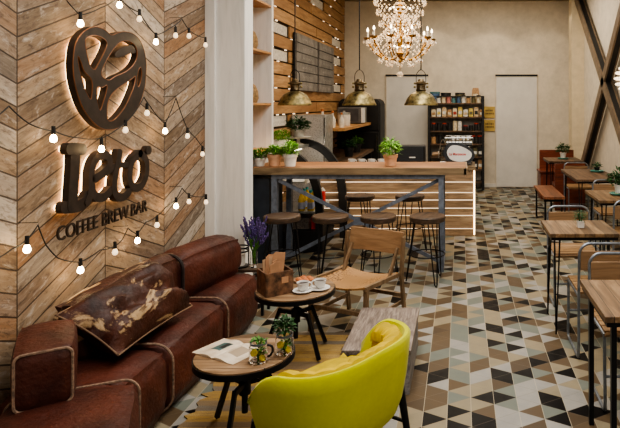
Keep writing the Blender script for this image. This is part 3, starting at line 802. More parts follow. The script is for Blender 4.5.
MB().lathe([(0,0),(.07,0),(.07,.01),(.02,.03),(.02,.07),(.15,.085),(.16,.1),(.15,.1),(0,.09)], (0,0,0), 28).build('stand_body', plain('pale_stone_plate', (206, 200, 188), .4), st, smooth=True)
potted('potted_basil', 'large dark green bushy plant in a silver pot on the round stand', (-1.985, 7.12, 1.287), M['stainless'], M['leafdark'], .085, .09, 420, .12, .15, .045, .026, seed=6)
for k, (yy, x) in enumerate(((9.3, -1.78), (10.1, -1.80))):
    potted('potted_plant', ('leafy plant in dark pot on low ledge, nearer one', 'pale leafy plant in dark pot on low ledge, farther one')[k], (x, yy, .841), M['matteblack'], M['leafdark'] if k == 0 else M['leaf'], .08, .15, 160, .09, .13, .05, .025, seed=7 + k, group='pots on the low ledge')
# small cups stacked on the low ledge
for k in range(4):
    c = thing('white_cup', ('white cup on the bar ledge, first from the cooler', 'white cup on the bar ledge, second from the cooler', 'white cup on the bar ledge, third from the cooler', 'white cup on the bar ledge, last from the cooler')[k], 'cup', (-1.42 + .13*k, 7.6, .886), 0, 'cups on the service counter')
    MB().lathe([(0,0),(.03,0),(.045,.03),(.05,.08),(.046,.08),(.04,.03),(0,.01)], (0,0,0), 14).build('cup_body', M['white'], c, smooth=True)
    MB().tube([(.045 + .02*math.sin(a), 0, .045 - .025*math.cos(a)) for a in [PI*q/6 for q in range(7)]], .005, 6).build('handle', M['white'], c)

# ---- stools
def stool(label):
    r = thing('bar_stool', label, 'stool', (0,0,0), 0, 'wooden hairpin bar stools')
    MB().lathe([(0,.58),(.155,.58),(.17,.59),(.172,.628),(.165,.636),(.11,.628),(0,.62)], (0,0,0), 28).build('seat', M['stoolwood'], r, smooth=40)
    for k in range(3):
        a = PI/2 + k*2*PI/3 + .3; c, s = math.cos(a), math.sin(a); tx, ty = -s, c
        MB().tube([(.12*c + .045*tx, .12*s + .045*ty, .582), (.2*c + .012*tx, .2*s + .012*ty, .03), (.205*c, .205*s, .008), (.2*c - .012*tx, .2*s - .012*ty, .03), (.12*c - .045*tx, .12*s - .045*ty, .582)], .006, 7).build('leg', M['black'], r, smooth=True)
    MB().tube([(.165*math.cos(a), .165*math.sin(a), .27) for a in [2*PI*k/24 for k in range(24)]], .006, 6, True).build('foot_ring', M['black'], r)
    return r
front = [(282, 5.5, 'round dark wood bar stool in front of the bar, nearest the white pillar'), (330.5, 5.5, 'round dark wood bar stool in front of the bar, second from the pillar'), (378.5, 5.5, 'round dark wood bar stool in front of the bar, third from the pillar'), (427.5, 5.5, 'round dark wood bar stool in front of the bar at the right end'),
         (360, 6.72, 'round dark wood bar stool behind the bar, left of its neighbour'), (410, 6.72, 'round dark wood bar stool behind the bar at the right end')]
s0 = stool(front[0][2])
for i, (px, Y, lb) in enumerate(front):
    loc = ((px - VX)/F*Y, Y, 0)
    if i == 0: s0.location = loc
    else: dup(s0, loc, .4*i, lb)

# ---- espresso machine, till, portafilter shelf
t = thing('espresso_machine', 'chrome espresso machine with white teardrop side panel on the service counter', 'coffee machine', (-.06, 7.7, .886))
Y0 = 7.55
E0 = lambda px, py: ((px - VX)/F*Y0, HC - (py - VY)/F*Y0)
E = lambda px, py: E0(473 + (px - 473)*.84, py)
tear = [E(*p) for p in ((438,152),(441,146),(447,143),(457,143.5),(466,146.5),(473,151),(475,156),(472,161),(464,165),(452,165.5),(443,162),(439,157))]
inn = [E(*p) for p in ((442,152.5),(445,147.5),(450,145.5),(458,146.5),(466,149.5),(471,153),(471,157),(467,160.5),(459,162),(450,161),(444.5,158))]
f2 = lambda y0: (lambda a, b, d: Vector((a, y0 + d, b)))
sp = lambda pts: [(p.x, p.z) for p in smoothpath([(a, 0, b) for a, b in pts], 5, True)]
P_(MB().prism(sp(tear), f2(Y0), .05), 'side_plate', plain('dark_grey_plate', (62, 64, 68), .4, .3))
P_(MB().prism(sp(inn), f2(Y0 - .012), .02), 'white_panel', M['white'])
P_(MB().prism(sp(tear), f2(Y0 + .45), .05), 'side_plate', M['matteblack'])
o = text_mesh('La Marzocco', 'lettering', plain('red_lettering', (190, 36, 30), .5), .22, .034, .004, Matrix.Translation((E(444.5, 155)[0], Y0 - .013, E(444, 155.6)[1])) @ FACEM, None, .02); toloc(o, t)
xa, xb = E(446, 150)[0], E(470, 150)[0]
P_(MB().span((xa, Y0 + .05, .96), (xb, Y0 + .45, 1.14)), 'machine_body', M['chrome'], bevel=.02)
P_(MB().span((xa - .06, Y0 + .03, 1.14), (xb + .03, Y0 + .47, 1.19)), 'cup_tray', M['chrome'], bevel=.01)
mb = MB(); mb.bar((xa - .07, Y0 + .02, 1.24), (xa - .07, Y0 + .48, 1.24), .008)
for q in range(2): mb.tube([(xa - .07 + (xb-xa+.1)*k/8, Y0 + .02 + .46*q, 1.24) for k in range(9)], .008, 6)
for q in range(9): mb.tube([(xa - .07 + (xb-xa+.1)*q/8, Y0 + .02, 1.19), (xa - .07 + (xb-xa+.1)*q/8, Y0 + .02, 1.24)], .006, 5)
P_(mb, 'cup_rail', M['chrome'])
for q in range(2):
    P_(MB().cyl((xa - .1, Y0 + .12 + .2*q, .99), (xa - .1, Y0 + .12 + .2*q, 1.09), .04, .045), 'group_head', M['chrome'], smooth=35)
    P_(MB().tube([(xa - .09, Y0 + .12 + .2*q, 1.03), (xa - .24, Y0 + .10 + .2*q, 1.01)], [.014, .02], 10), 'portafilter_handle', M['seatwood'], smooth=True)
P_(MB().span((xa - .14, Y0 + .05, .886), (xb + .02, Y0 + .47, .93)), 'drip_tray', M['chrome'], bevel=.008)
P_(MB().tube(smoothpath([(xa - .05, Y0 + .02, 1.14), (xa - .1, Y0, 1.22), (xa - .14, Y0 - .01, 1.1), (xa - .15, Y0 - .01, .98)], 5), .007, 7), 'steam_wand', M['chrome'], smooth=True)
for k in range(4):
    c = thing('espresso_cup', 'small pale cup standing in the rail on top of the espresso machine', 'cup', (xa + .03 + .07*k, Y0 + .14 + .09*(k % 2), 1.2055), 0, 'cups on the espresso machine')
    MB().lathe([(0,0),(.02,0),(.03,.05),(.026,.05),(0,.008)], (0,0,0), 12).build('cup_body', M['white'], c, smooth=True)
t.location.z += .004
t = thing('counter_speaker', 'black box speaker with small pale badge on the service counter', 'speaker', (-.62, 7.65, .886))
P_(MB().span((-.85, 7.55, .886), (-.46, 7.8, 1.14)), 'box_body', M['matteblack'], bevel=.012)
P_(MB().span((-.83, 7.545, .91), (-.48, 7.55, 1.12)), 'front_grille', plain('black_grille', (34, 36, 40), .7, 0, .3, 150))
P_(MB().span((-.66, 7.54, .985), (-.58, 7.546, 1.0)), 'badge', M['white'])

# ---- menu boards
def board_mat():
    t = NT('chalk_board'); x = t.sep(t.coord())
    n = t.noise(t.coord(), 6, 4); col = t.ramp(n, [(.3, S((92, 88, 83))), (.7, S((134, 128, 121)))])
    fr = t.M('FRACT', t.M('DIVIDE', x[2], .135)); inband = t.M('LESS_THAN', t.M('ABSOLUTE', t.M('SUBTRACT', fr, .5)), .14)
    sc = t.noise(t.scale(t.coord(), (1, 34, 34)), 1.2, 2); iny = t.M('LESS_THAN', t.M('ABSOLUTE', x[1]), .3)
    f = t.M('MULTIPLY', t.M('MULTIPLY', inband, iny), t.M('GREATER_THAN', sc, .56))
    return t.done(t.mix(t.M('MULTIPLY', f, .55), col, S((176, 170, 162))), .7)
bm_ = board_mat()
for k, (y0, y1) in enumerate(((8.04, 9.22), (9.32, 10.42))):
    t = thing('menu_board', ('slatted grey menu board on the plank wall, nearer the white niche', 'slatted grey menu board on the plank wall, nearer the back corner')[k], 'menu board', (-2.31, (y0+y1)/2, 1.875), 0, 'menu boards')
    MB().span((0, -(y1-y0)/2, 0), (.02, (y1-y0)/2, .81)).build('backing', M['matteblack'], t)
    for q in range(6): MB().span((.02, -(y1-y0)/2 + .02, q*.135 + .006), (.045, (y1-y0)/2, q*.135 + .129)).build('slat', bm_, t)

# ---- pendants
def pendant(label):
    r = thing('pendant_lamp', label, 'pendant lamp', (0,0,0), 0, 'brass pendants over the bar')
    MB().lathe([(.176,0),(.178,.012),(.165,.03),(.15,.07),(.115,.115),(.07,.14),(.05,.148),(.045,.144),(.066,.132),(.11,.108),(.144,.066),(.165,.02),(.17,.004)], (0,0,0), 32).build('lamp_shade', M['brass'], r, smooth=True)
    MB().lathe([(0,.145),(.05,.148),(.055,.165),(.048,.175),(.048,.215),(.06,.222),(.06,.24),(.04,.252),(.028,.275),(0,.28)], (0,0,0), 20).build('cap', plain('dark_bronze', (92, 78, 56), .35, .8, .3), r, smooth=35)
    mb = MB()
    for s in (-1, 1): mb.ball((s*.066, 0, .195), .014, 8).ball((s*.066, 0, .232), .012, 8)
    mb.build('side_knob', M['brass'], r)
    MB().tube(smoothpath([(-.05, 0, .24), (-.045, 0, .33), (0, 0, .375), (.045, 0, .33), (.05, 0, .24)], 5), .004, 6).build('bail', M['black'], r)
    MB().cyl((0,0,.37), (0,0,ZC - 1.675), .006, None, 8).build('cord', M['black'], r)
    MB().ball((0, 0, .06), .035, 12).build('bulb', M['bulbdim'], r, smooth=True)
    return r
pl = [(295, 'brass dome pendant lamp over the bar, nearest the plank wall'), (359.5, 'brass dome pendant lamp over the bar, middle of the three'), (421, 'brass dome pendant lamp over the bar, on the right')]
p0 = pendant(pl[0][1])
for i, (px, lb) in enumerate(pl):
    loc = ((px - VX)/F*6.1, 6.1, 1.675)
    if i == 0: p0.location = loc
    else: dup(p0, loc, None, lb)
    spot('pendant_light', (loc[0], loc[1], 1.71), 30, 130, .5, col=(255, 226, 184))

# ---- chandelier
CX, CY, CZ = (400 - VX)/F*7.0, 7.0, 2.28
t = thing('chandelier', 'ornate crystal chandelier with candle arms hanging before the back wall', 'chandelier', (CX, CY, CZ))
gold = metal('chandelier_bronze', (150, 114, 58), .35)
cryst = NT('crystal'); cryst.b.inputs['Transmission Weight'].default_value = .55; cryst.b.inputs['IOR'].default_value = 1.5; cryst.b.inputs['Emission Color'].default_value = S((255, 232, 204)); cryst.b.inputs['Emission Strength'].default_value = .1  # faint glow put into the crystals, which are no light source
cryst = cryst.done(S((255, 238, 212)), .08)
MB().lathe([(0,-.10),(.03,-.08),(.012,-.05),(.03,-.02),(.05,.02),(.02,.06),(.03,.14),(.045,.2),(.02,.26),(.02,.5),(.05,.56),(.02,.62),(.014,.8)], (0,0,0), 16).build('stem', gold, t, smooth=True)
MB().cyl((0,0,.8), (0,0,ZC - CZ), .01, None, 8).build('chain', M['black'], t)
rg = random.Random(9); drops = []
for k in range(10):
    a = 2*PI*k/10 + .15; c, s = math.cos(a), math.sin(a)
    pts = smoothpath([(.03*c, .03*s, -.03), (.15*c, .15*s, -.06), (.27*c, .27*s, .0), (.36*c, .36*s, .11), (.385*c, .385*s, .17)], 5)
    arm = MB().tube(pts, .010, 7).build('arm', gold, t, smooth=True)
    e = pts[-1]
    MB().lathe([(0,0),(.012,.0),(.045,.015),(.05,.03),(.02,.025),(0,.02)], e, 12).build('drip_cup', gold, arm, smooth=True)
    MB().cyl(e + Vector((0,0,.02)), e + Vector((0,0,.10)), .011, None, 10).build('candle', M['wax'], arm)
    MB().lathe([(0,.10),(.012,.108),(.011,.13),(0,.155)], e, 8).build('candle_bulb', M['flame'], arm, smooth=True)
    for q in range(4):
        b = e + Vector((.045*math.cos(a + q*PI/2), .045*math.sin(a + q*PI/2), .0)); drops.append((b, .018))
    for q in range(3):
        p = pts[4 + q*5]; drops.append((p - Vector((0,0,.01)), .016))
    pts2 = smoothpath([(.02*c, .02*s, .24), (.10*c, .10*s, .22), (.16*c, .16*s, .34), (.2*c, .2*s, .37)], 5) 
    MB().tube(pts2, .007, 6).build('upper_arm', gold, t, smooth=True)
def drop(mb, p, r, L=2.4):
    mb.lathe([(0,-r*L),(r*.7,-r*L*.62),(r*.9,-r*L*.5),(r*.4,-r*.25),(0,0)], p, 6)
beads = MB(); small = MB()
drops = drops[:70]
for ring_r, z, n in ((.26, -.05, 16), (.16, -.1, 8)):
    for k in range(n):
        a = 2*PI*k/n; drops.append((Vector((ring_r*math.cos(a), ring_r*math.sin(a), z)), .022))
for p, r in drops[:95]:
    d = MB(); drop(d, p, r); d.build('crystal_drop', cryst, t)
# strands of small beads: crown to arms, and tiers round the stem
for k in range(20):
    a = 2*PI*k/20
    for q in range(14):
        s = q/13; rr = .05 + .31*s**1.5; z = .62 - .47*s - .06*math.sin(PI*s)
        beads.ball((rr*math.cos(a), rr*math.sin(a), z), .011, 6)
for rr, z, n in ((.25, .38, 24), (.28, .52, 26), (.31, .64, 28), (.16, .22, 16), (.31, .05, 28), (.40, .15, 34), (.30, .76, 26), (.2, .46, 18)):
    for k in range(n):
        a = 2*PI*k/n; drop(beads, Vector((rr*math.cos(a), rr*math.sin(a), z)), .015, 3)
        beads.ball((rr*math.cos(a + .1), rr*math.sin(a + .1), z + .01), .01, 6)
o = beads.build('crystal_beads', cryst, t); o['kind'] = 'stuff'
MB().ball((0,0,-.235), .042, 14, (1,1,.8)).build('crystal_ball', cryst, t); MB().cyl((0,0,-.2), (0,0,-.1), .004, None, 6).build('hanger', gold, t)
for k, (rr, z) in enumerate(((.1, .3), (.12, .56), (.1, .1))):
    for q in range(6):
        a = 2*PI*q/6 + k; MB().ball((rr*math.cos(a), rr*math.sin(a), z), .012, 8).build('inner_bulb', M['flame'], t)
point('chandelier_light', (CX, CY, CZ + .22), 26, (255, 226, 184), .3)
point('chandelier_light', (CX, CY, CZ + .8), 16, (255, 226, 184), .2)

# ---- rack on the back wall
t = thing('display_rack', 'tall black metal rack of packed goods against the back wall', 'rack', (-.07, 11.5, 0))
RX0, RX1, RY0, RY1 = -.605, .45, 11.35, 11.68
for x in (RX0, RX1):
    for yy in (RY0, RY1): P_(MB().span((x - .025, yy - .02, 0), (x + .025, yy + .02, 1.84)), 'post', M['matteblack'])
P_(MB().span((RX0, RY1 - .005, .1), (RX1, RY1, 1.7)), 'back_panel', plain('rack_back', (150, 147, 142), .6))
levels = [.15, .40, .65, .90, 1.155, 1.43, 1.70]
for z in levels: P_(MB().span((RX0, RY0, z - .025), (RX1, RY1, z)), 'shelf', M['tableend'])
P_(MB().bar((RX0, RY0, 1.83), (RX1, RY0, 1.83), .015).bar((RX0, RY1, 1.83), (RX1, RY1, 1.83), .015), 'top_rail', M['matteblack'])
cc = {n: plain('pack_' + n, c, .45, 0, .2, 25) for n, c in dict(blue=(70, 96, 128), black=(34, 32, 32), olive=(98, 90, 60), beige=(196, 170, 132), cream=(212, 196, 164), white=(214, 210, 200), yellow=(200, 176, 90), red=(160, 52, 40), pink=(190, 120, 110), tan=(170, 132, 92), teal=(80, 120, 124)).items()}
def can_(loc, r, h, body, lid, label, grp=None):
    q = thing('storage_tin', label, 'tin', loc, 0, grp)
    MB().lathe([(0,0),(r,0),(r,h*.85),(0,h*.85)], (0,0,0), 16).build('tin_body', body, q, smooth=35)
    MB().lathe([(0,h*.85),(r*1.04,h*.85),(r*1.04,h),(r*.9,h*1.02),(0,h*1.02)], (0,0,0), 16).build('lid', lid, q, smooth=35); return q
def pack_(loc, w, d, h, body, band, label, grp=None):
    q = thing('paper_packet', label, 'packet', loc, 0, grp)
    MB().prism([(-w/2,0),(w/2,0),(w/2,h*.8),(w*.4,h),(-w*.4,h),(-w/2,h*.8)], lambda a, b, dd: Vector((a, dd - d/2, b)), d).build('packet_body', body, q, bevel=.004)
    MB().span((-w*.36, -d/2 - .004, h*.25), (w*.36, -d/2, h*.6)).build('packet_label', band, q); return q
g = 'goods on the top of the rack'
for x, r, h, n, lb in ((-.50, .1, .22, 'blue', 'large blue round tin at the left end of the rack top'), (-.28, .1, .2, 'black', 'wide black round tin on the rack top beside the blue tin'), (.0, .095, .2, 'olive', 'olive round tin on the middle of the rack top')):
    can_((x, 11.56, 1.701), r, h, cc[n], cc['black'] if n != 'blue' else cc['teal'], lb, g)
pack_((.31, 11.55, 1.701), .14, .09, .30, cc['tan'], cc['cream'], 'tall tan paper bag at the right end of the rack top', g)
names = ['white', 'cream', 'pink', 'teal', 'blue', 'white', 'tan', 'olive', 'cream']
where = ['first', 'second', 'third', 'fourth', 'fifth', 'sixth', 'seventh', 'eighth', 'ninth', 'tenth', 'eleventh', 'twelfth']
for i, n in enumerate(names):
    can_((-.42 + .098*i, 11.41, 1.701), .04, .12 + .015*(i % 3), cc[n], cc['black'], 'small %s tin in the front row of the rack top, %s from the left' % (n, where[i]), 'small tins on the rack top')
pk = [('cream', 'tan'), ('white', 'yellow'), ('beige', 'white'), ('tan', 'cream'), ('cream', 'red'), ('yellow', 'white'), ('white', 'beige'), ('yellow', 'olive'), ('beige', 'black'), ('tan', 'white')]
for i, (a_, b_) in enumerate(pk):
    pack_((-.52 + .105*i, 11.45, 1.431), .085, .07, .14 + .05*((i*7) % 3)/2, cc[a_], cc[b_], '%s packet with %s label on the second shelf of the rack, %s from the left' % (a_, b_, where[i]), 'packets on the second shelf')
for i in range(10):
    x = -.52 + .105*i
    if i in (4,): can_((x, 11.44, 1.156), .042, .19, cc['cream'], cc['cream'], 'tall cream tin in the middle of the third shelf of the rack', None)
    elif i == 5: can_((x - .01, 11.44, 1.156), .042, .185, cc['white'], cc['white'], 'tall white tin in the middle of the third shelf of the rack', None)
    else: can_((x, 11.45, 1.156), .044, .15 if i < 4 or i > 7 else .1, cc['black'], cc['red'] if i % 2 == 0 else cc['black'], 'dark jar with %s lid on the third shelf of the rack, %s from the left' % ('red' if i % 2 == 0 else 'black', where[i]), 'dark jars on the third shelf')
for i in range(8):
    x = -.52 + .13*i
    can_((x, 11.45, .901), .05, .16, cc[('tan', 'black', 'olive', 'cream', 'tan', 'yellow', 'black', 'black')[i]], cc['red'] if i > 5 else cc['black'], 'jar on the fourth shelf of the rack behind the espresso machine, %s from the left' % where[i], 'jars on the fourth shelf')
for zi, z in enumerate((.65, .40)):
    for i in range(4):
        pack_((.1 + .1*i, 11.46, z + .001), .085, .09, .17, cc[('tan', 'cream', 'olive', 'black')[(i + zi) % 4]], cc['white'], '%s packet on the %s shelf of the rack, %s of four at the right' % (('tan', 'cream', 'olive', 'black')[(i + zi) % 4], ('fifth', 'sixth')[zi], where[i]), 'packets low on the rack')
for k, z in enumerate((1.40, 1.13)):
    s = thing('wall_plaque', ('upper of two small yellow plaques beside the rack', 'lower of two small yellow plaques beside the rack')[k], 'sign', (.595, YB - .001, z), 0, 'yellow plaques by the rack')
    MB().span((-.11, -.025, 0), (.11, 0, .23)).build('plaque_board', plain('plaque_yellow', (190, 160, 84), .5), s, bevel=.004)
    mb = MB(); rr = random.Random(k)
    for row in range(2):
        x = -.08
        while x < .07:
            w_ = rr.uniform(.012, .026); mb.span((x, -.028, .07 + .06*row), (x + w_, -.025, .105 + .06*row)); x += w_ + .01
    mb.build('plaque_marks', plain('plaque_ink', (96, 76, 40), .6), s)

# ---- cross brace on the right wall and sconce
t = thing('cross_brace', 'large dark steel cross brace fixed to the right wall', 'brace', (2.31, 8.8, 2.0))
c = onX(611, 82, 2.31)
def arm_(p, q):
    p = Vector((2.31, *p)); q = Vector((2.31, *q))
    k = Vector((-.075,0,0)); return MB().bar(p + k, q + k, .15, .13, up=(1,0,0)), MB().bar(p + k, q + k, .162, .075, up=(1,0,0))
up = onX(583, 0, 2.31); lo = onX(589, 165, 2.31)
for e in (up, lo):
    d = Vector((e.y - c.y, e.z - c.z))
    e2 = (c.y + d.x*1.05, c.z + d.y*1.05) if e is up else (c.y + d.x*1.3, c.z + d.y*1.3)
    a, b = arm_((c.y, c.z), e2)
    o = P_(a, 'brace_arm', plain('taupe_steel', (122, 106, 88), .5, .3)); b2 = P_(b, 'brace_channel', M['matteblack'])
    f = (c.y - d.x*.8, c.z - d.y*.8); 
    a, b = arm_((c.y, c.z), f)
    P_(a, 'brace_arm', plain('taupe_steel2', (122, 106, 88), .5, .3)); P_(b, 'brace_channel', M['matteblack'])
t = thing('wall_sconce', 'pale layered shell wall lamp at the right edge before the cross brace', 'wall lamp', (2.2, 7.6, 2.02))
shell = emit('lit_shell', (255, 236, 206), 1.6); mb = MB()
for i in range(7):
    th = PI*(i + .5)/7
    n = max(5, int(16*math.sin(th)))
    for k in range(n):
        a = 2*PI*(k + .5*(i % 2))/n; p = Vector((.145*math.sin(th)*math.cos(a), .145*math.sin(th)*math.sin(a), .17*math.cos(th)))
        mb.ball(p, .036, 6, (1, 1, .55))
mb.build('shell_shade', shell, t)
MB().cyl((.0, 0, 0), (.149, 0, 0), .03, None, 12).build('wall_arm', M['black'], t)
# ================================================================== SOFA
t = thing('leather_sofa', 'long dark brown leather sofa with pale stitched seams along the plank wall', 'sofa', (-1.85, 3.3, 0))
LE = M['leather']
def ring_rect(y, x0, x1, z0, z1, r, rz=0.0, c=None, n=6):
    pts = []
    for cx, cz, a0 in ((x1-r, z1-r, 0), (x0+r, z1-r, 90), (x0+r, z0+r, 180), (x1-r, z0+r, 270)):
        for k in range(n+1):
            a = R(a0 + 90*k/n); pts.append(Vector((cx + r*math.cos(a), y, cz + r*math.sin(a))))
    if c is not None:
        m = Matrix.Translation(Vector(c)) @ Matrix.Rotation(rz, 4, 'Z'); pts = [m @ p for p in pts]
    return pts
seats = []
for y0, y1, sd in ((2.55, 3.15, 1), (3.15, 3.90, 2), (3.90, 4.56, 3)):
    s = P_(MB().softbox((-1.825, (y0+y1)/2, .195), (.515, y1 - y0 + .01, .375), .10, 0, .012, .006, sd), 'seat_section', LE, smooth=True)
    seats.append(s)
for y in (3.15, 3.90):
    P_(MB().tube(ring_rect(y, -2.085, -1.558, .015, .391, .10), .0065, 6, True), 'piping', M['piping'])
# near section turned into the room
rzn = R(25.5)
P_(MB().softbox((-1.625, 2.36, .2), (.52, .66, .385), .075, rzn, .012, .006, 5), 'seat_section', LE, smooth=True)
P_(MB().tube(ring_rect(.325, -.262, .262, -.185, .192, .07, rzn, (-1.625, 2.36, .2)), .0065, 6, True), 'piping', M['piping'])
# arm block with stitched square end
d = Vector((.55, -.835, 0)); arz = math.atan2(-d.x, d.y) + PI
ca = Vector((-1.785, 2.486, .515)) - d*.19
P_(MB().softbox(ca, (.225, .40, .26), .045, arz, .008, .006, 8), 'arm_block', LE, smooth=True)
P_(MB().tube(ring_rect(-.193, -.103, .103, -.12, .12, .03, arz, ca), .0065, 6, True), 'piping', M['piping'])
P_(MB().softbox((-1.968, 3.43, .52), (.215, 1.0, .34), .10, 0, .02, .014, 11), 'back_bolster', M['pillow'], smooth=True)
brz = R(-13)
cb = Vector((-1.885, 4.2, .525))
P_(MB().softbox(cb, (.285, .70, .33), .12, brz, .012, .008, 12), 'back_bolster', LE, smooth=True)
P_(MB().tube(ring_rect(-.335, -.128, .128, -.156, .158, .09, brz, cb), .010, 6, True), 'lacing', M['darkpiping'])

# ---- large throw cushion
def cushion(name, label, A, B, C, D, thick, mat, pm, seed):
    A, B, C, D = map(Vector, (A, B, C, D)); cen = (A+B+C+D)/4
    r = thing(name, label, 'cushion', cen); nrm = (B-A).cross(D-A).normalized(); N = 22; mb = MB(); grid = {}
    for side in (1, -1):
        for i in range(N+1):
            for j in range(N+1):
                u, v = i/N, j/N; edge = i in (0, N) or j in (0, N)
                if edge and side == -1: grid[side, i, j] = grid[1, i, j]; continue
                uu, vv = 2*u-1, 2*v-1
                # corners stay out, edges draw in a little
                k = .035; us = u - k*uu*(1-vv*vv)*1.0*abs(uu); vs = v - k*vv*(1-uu*uu)*abs(vv)
                p = A.lerp(B, us).lerp(D.lerp(C, us), vs)
                h = thick*((1-uu**4)*(1-vv**4))**.6
                q = p - cen
                wr = mnoise.noise(Vector((u*3, v*6 + u*3, seed)))*.04 - abs(mnoise.noise(Vector((u*5 + v*3, v*4, seed + 3))))*.05
                grid[side, i, j] = mb.bm.verts.new(q + nrm*side*(h + (wr if not edge and side > 0 else 0)))
        for i in range(N):
            for j in range(N):
                f = [grid[side, i, j], grid[side, i+1, j], grid[side, i+1, j+1], grid[side, i, j+1]]
                mb._f(f if side > 0 else f[::-1])
    per = [grid[1, i, 0].co.copy() for i in range(N)] + [grid[1, N, j].co.copy() for j in range(N)] + [grid[1, i, N].co.copy() for i in range(N, 0, -1)] + [grid[1, 0, j].co.copy() for j in range(N, 0, -1)]
    mb.build('cushion_cover', mat, r, smooth=True)
    MB().tube(per, .005, 6, True).build('stitched_edge', pm, r); return r
cushion('throw_cushion', 'large distressed brown leather cushion with pale worn patches leaning on the sofa back', (-1.685, 2.86, .455), (-1.645, 3.56, .455), (-1.92, 3.58, .735), (-1.98, 2.84, .66), .125, M['pillow'], plain('cushion_edge', (122, 96, 74), .8), 2)

# ================================================================== ROUND TABLES
def round_table(name, label, c, z, D, feet, th=.03):
    r = thing(name, label, 'coffee table', (c[0], c[1], .012), 0, 'round tables by the sofa'); q = D/2; z -= .012
    MB().lathe([(0,z-th),(q*.985,z-th),(q*.99,z-.001),(q*.98,z),(0,z)], (0,0,0), 48).build('table_top', M['roundtop'], r, smooth=30)
    MB().lathe([(q*.985,z-th-.006),(q+.004,z-th-.006),(q+.004,z-.008),(q*.985,z-.008)], (0,0,0), 48).build('steel_rim', M['black'], r, smooth=30)
    MB().cyl((0,0,.10), (0,0,z-th), .016, None, 12).build('screw_post', M['black'], r)
    MB().lathe([(0,z-th-.004),(.09,z-th-.004),(.09,z-th-.016),(.03,z-th-.03),(0,z-th-.03)], (0,0,0), 20).build('top_flange', M['black'], r)
    MB().cyl((0,0,z*.48), (0,0,z*.68), .03, None, 14).build('hub', M['black'], r, smooth=35)
    for a in feet:
        cc_, ss = math.cos(R(a)), math.sin(R(a)); h = z*.64
        MB().bar((.02*cc_, .02*ss, h - .01), (.125*cc_, .125*ss, h - .005), .02, .024).bar((.118*cc_, .118*ss, h + .008), (.23*cc_, .23*ss, .008), .02, .022).build('leg', M['black'], r)
    MB().bar((-.07, -.02, z - th - .05), (.07, .02, z*.62), .012).build('crank_rod', M['black'], r)
    return r
T1 = (-1.11, 3.92); Z1 = .45
T2 = (-1.105, 2.98); Z2 = .42
round_table('round_table', 'round wooden coffee table with cups and wooden box, farther of the two', T1, Z1, .52, (45, -35, 165))
round_table('round_table', 'round wooden coffee table with magazine and glass jars beside the yellow armchair', T2, Z2, .49, (148, 268, 35))
RUGZ = .012
def rugmesh():
    mb = MB(); r = random.Random(3); xs0, xs1, ys0, ys1 = -1.47, -.80, 2.74, 4.28; n = 46
    prev = None
    for i in range(n+1):
        y = ys0 + (ys1-ys0)*i/n; a = xs0 + r.uniform(-.05, .03); b = xs1 + r.uniform(-.02, .02)
        cur = mb._v([(a, y, .001), (a, y, RUGZ*.6), (b, y, RUGZ*.6), (b, y, .001)])
        if prev:
            for k in range(3): mb._f([prev[k], prev[k+1], cur[k+1], cur[k]])
        else: mb._f(cur)
        prev = cur
    mb._f(prev); return mb
tag(rugmesh().build('woven_rug', M['rug']), 'frayed ochre and brown woven rug under the two round tables', 'rug')

# ---- things on the far round table
bx = atZ(270, 294, Z1)
t = thing('slatted_wooden_box', 'dark rust coloured square box holding folded kraft paper on the round table', 'box', (-1.225, 3.84, Z1 + .001), R(38))
bw, bh = .17, .15
boxm = M['rust']; mb = MB()
for s in (-1, 1):
    MB().span((-bw/2, s*bw/2 - .006, 0), (bw/2, s*bw/2 + .006, bh)).build('side_panel', boxm, t)
    MB().span((s*bw/2 - .006, -bw/2, 0), (s*bw/2 + .006, bw/2, bh)).build('side_panel', boxm, t)
MB().span((-bw/2, -bw/2, 0), (bw/2, bw/2, .01)).build('base', boxm, t)
MB().span((.01, -bw/2 - .009, .075), (.055, -bw/2 - .006, .115)).build('pale_label', M['kraft'], t)
for k, (x, y, h, a, lean) in enumerate(((-.028, .02, .225, .2, .12), (.0, -.008, .24, -.3, .2), (.026, .012, .2, .3, -.15), (-.01, -.035, .19, .3, -.1))):
    q = thing('folded_paper', ('folded kraft paper standing at the left of the rust coloured box', 'tallest folded kraft paper in the middle of the rust coloured box', 'folded kraft paper at the right of the rust coloured box', 'short folded kraft paper at the front of the rust coloured box')[k], 'paper', tuple(Vector((-1.225, 3.84, Z1 + .012)) + Matrix.Rotation(R(38), 3, 'Z') @ Vector((x, y, 0))), R(38) + a, 'papers in the box')
    MB().prism([(-.04, 0), (.04, 0), (.045 + lean*.1, h), (.0, h*1.04), (-.035 + lean*.1, h*.97)], lambda aa, b, d: Vector((aa, d + lean*b*.3, b)), .004).build('sheet', M['kraft'], q)
    MB().prism([(-.038, 0), (.036, 0), (.03, h*.92), (-.04, h*.9)], lambda aa, b, d: Vector((aa, d + .012 + lean*b*.3, b)), .003).build('inner_fold', plain('kraft_inner%d' % k, (206, 168, 132), .8), q)
def cup(label, loc, rz, g):
    q = thing('coffee_cup', label, 'cup', loc, rz, g)
    MB().lathe([(0,.012),(.02,.012),(.034,.028),(.042,.065),(.039,.065),(.031,.03),(.015,.02),(0,.02)], (0,0,0), 22).build('cup_body', M['white'], q, smooth=True)
    MB().lathe([(0,.055),(.0385,.055)], (0,0,0), 20).build('coffee', M['coffee'], q)
    MB().tube([(.036 + .02*math.sin(a), 0, .042 - .018*math.cos(a)) for a in [PI*k/7 for k in range(8)]], .0045, 7).build('handle', M['white'], q, smooth=True)
    return q
def saucer(label, loc, g):
    q = tag(MB().lathe([(0,0),(.03,0),(.035,.004),(.066,.011),(.067,.014),(.034,.009),(0,.008)], (0,0,0), 28).build('saucer', M['white'], None, smooth=True, loc=loc), label, 'saucer', g)
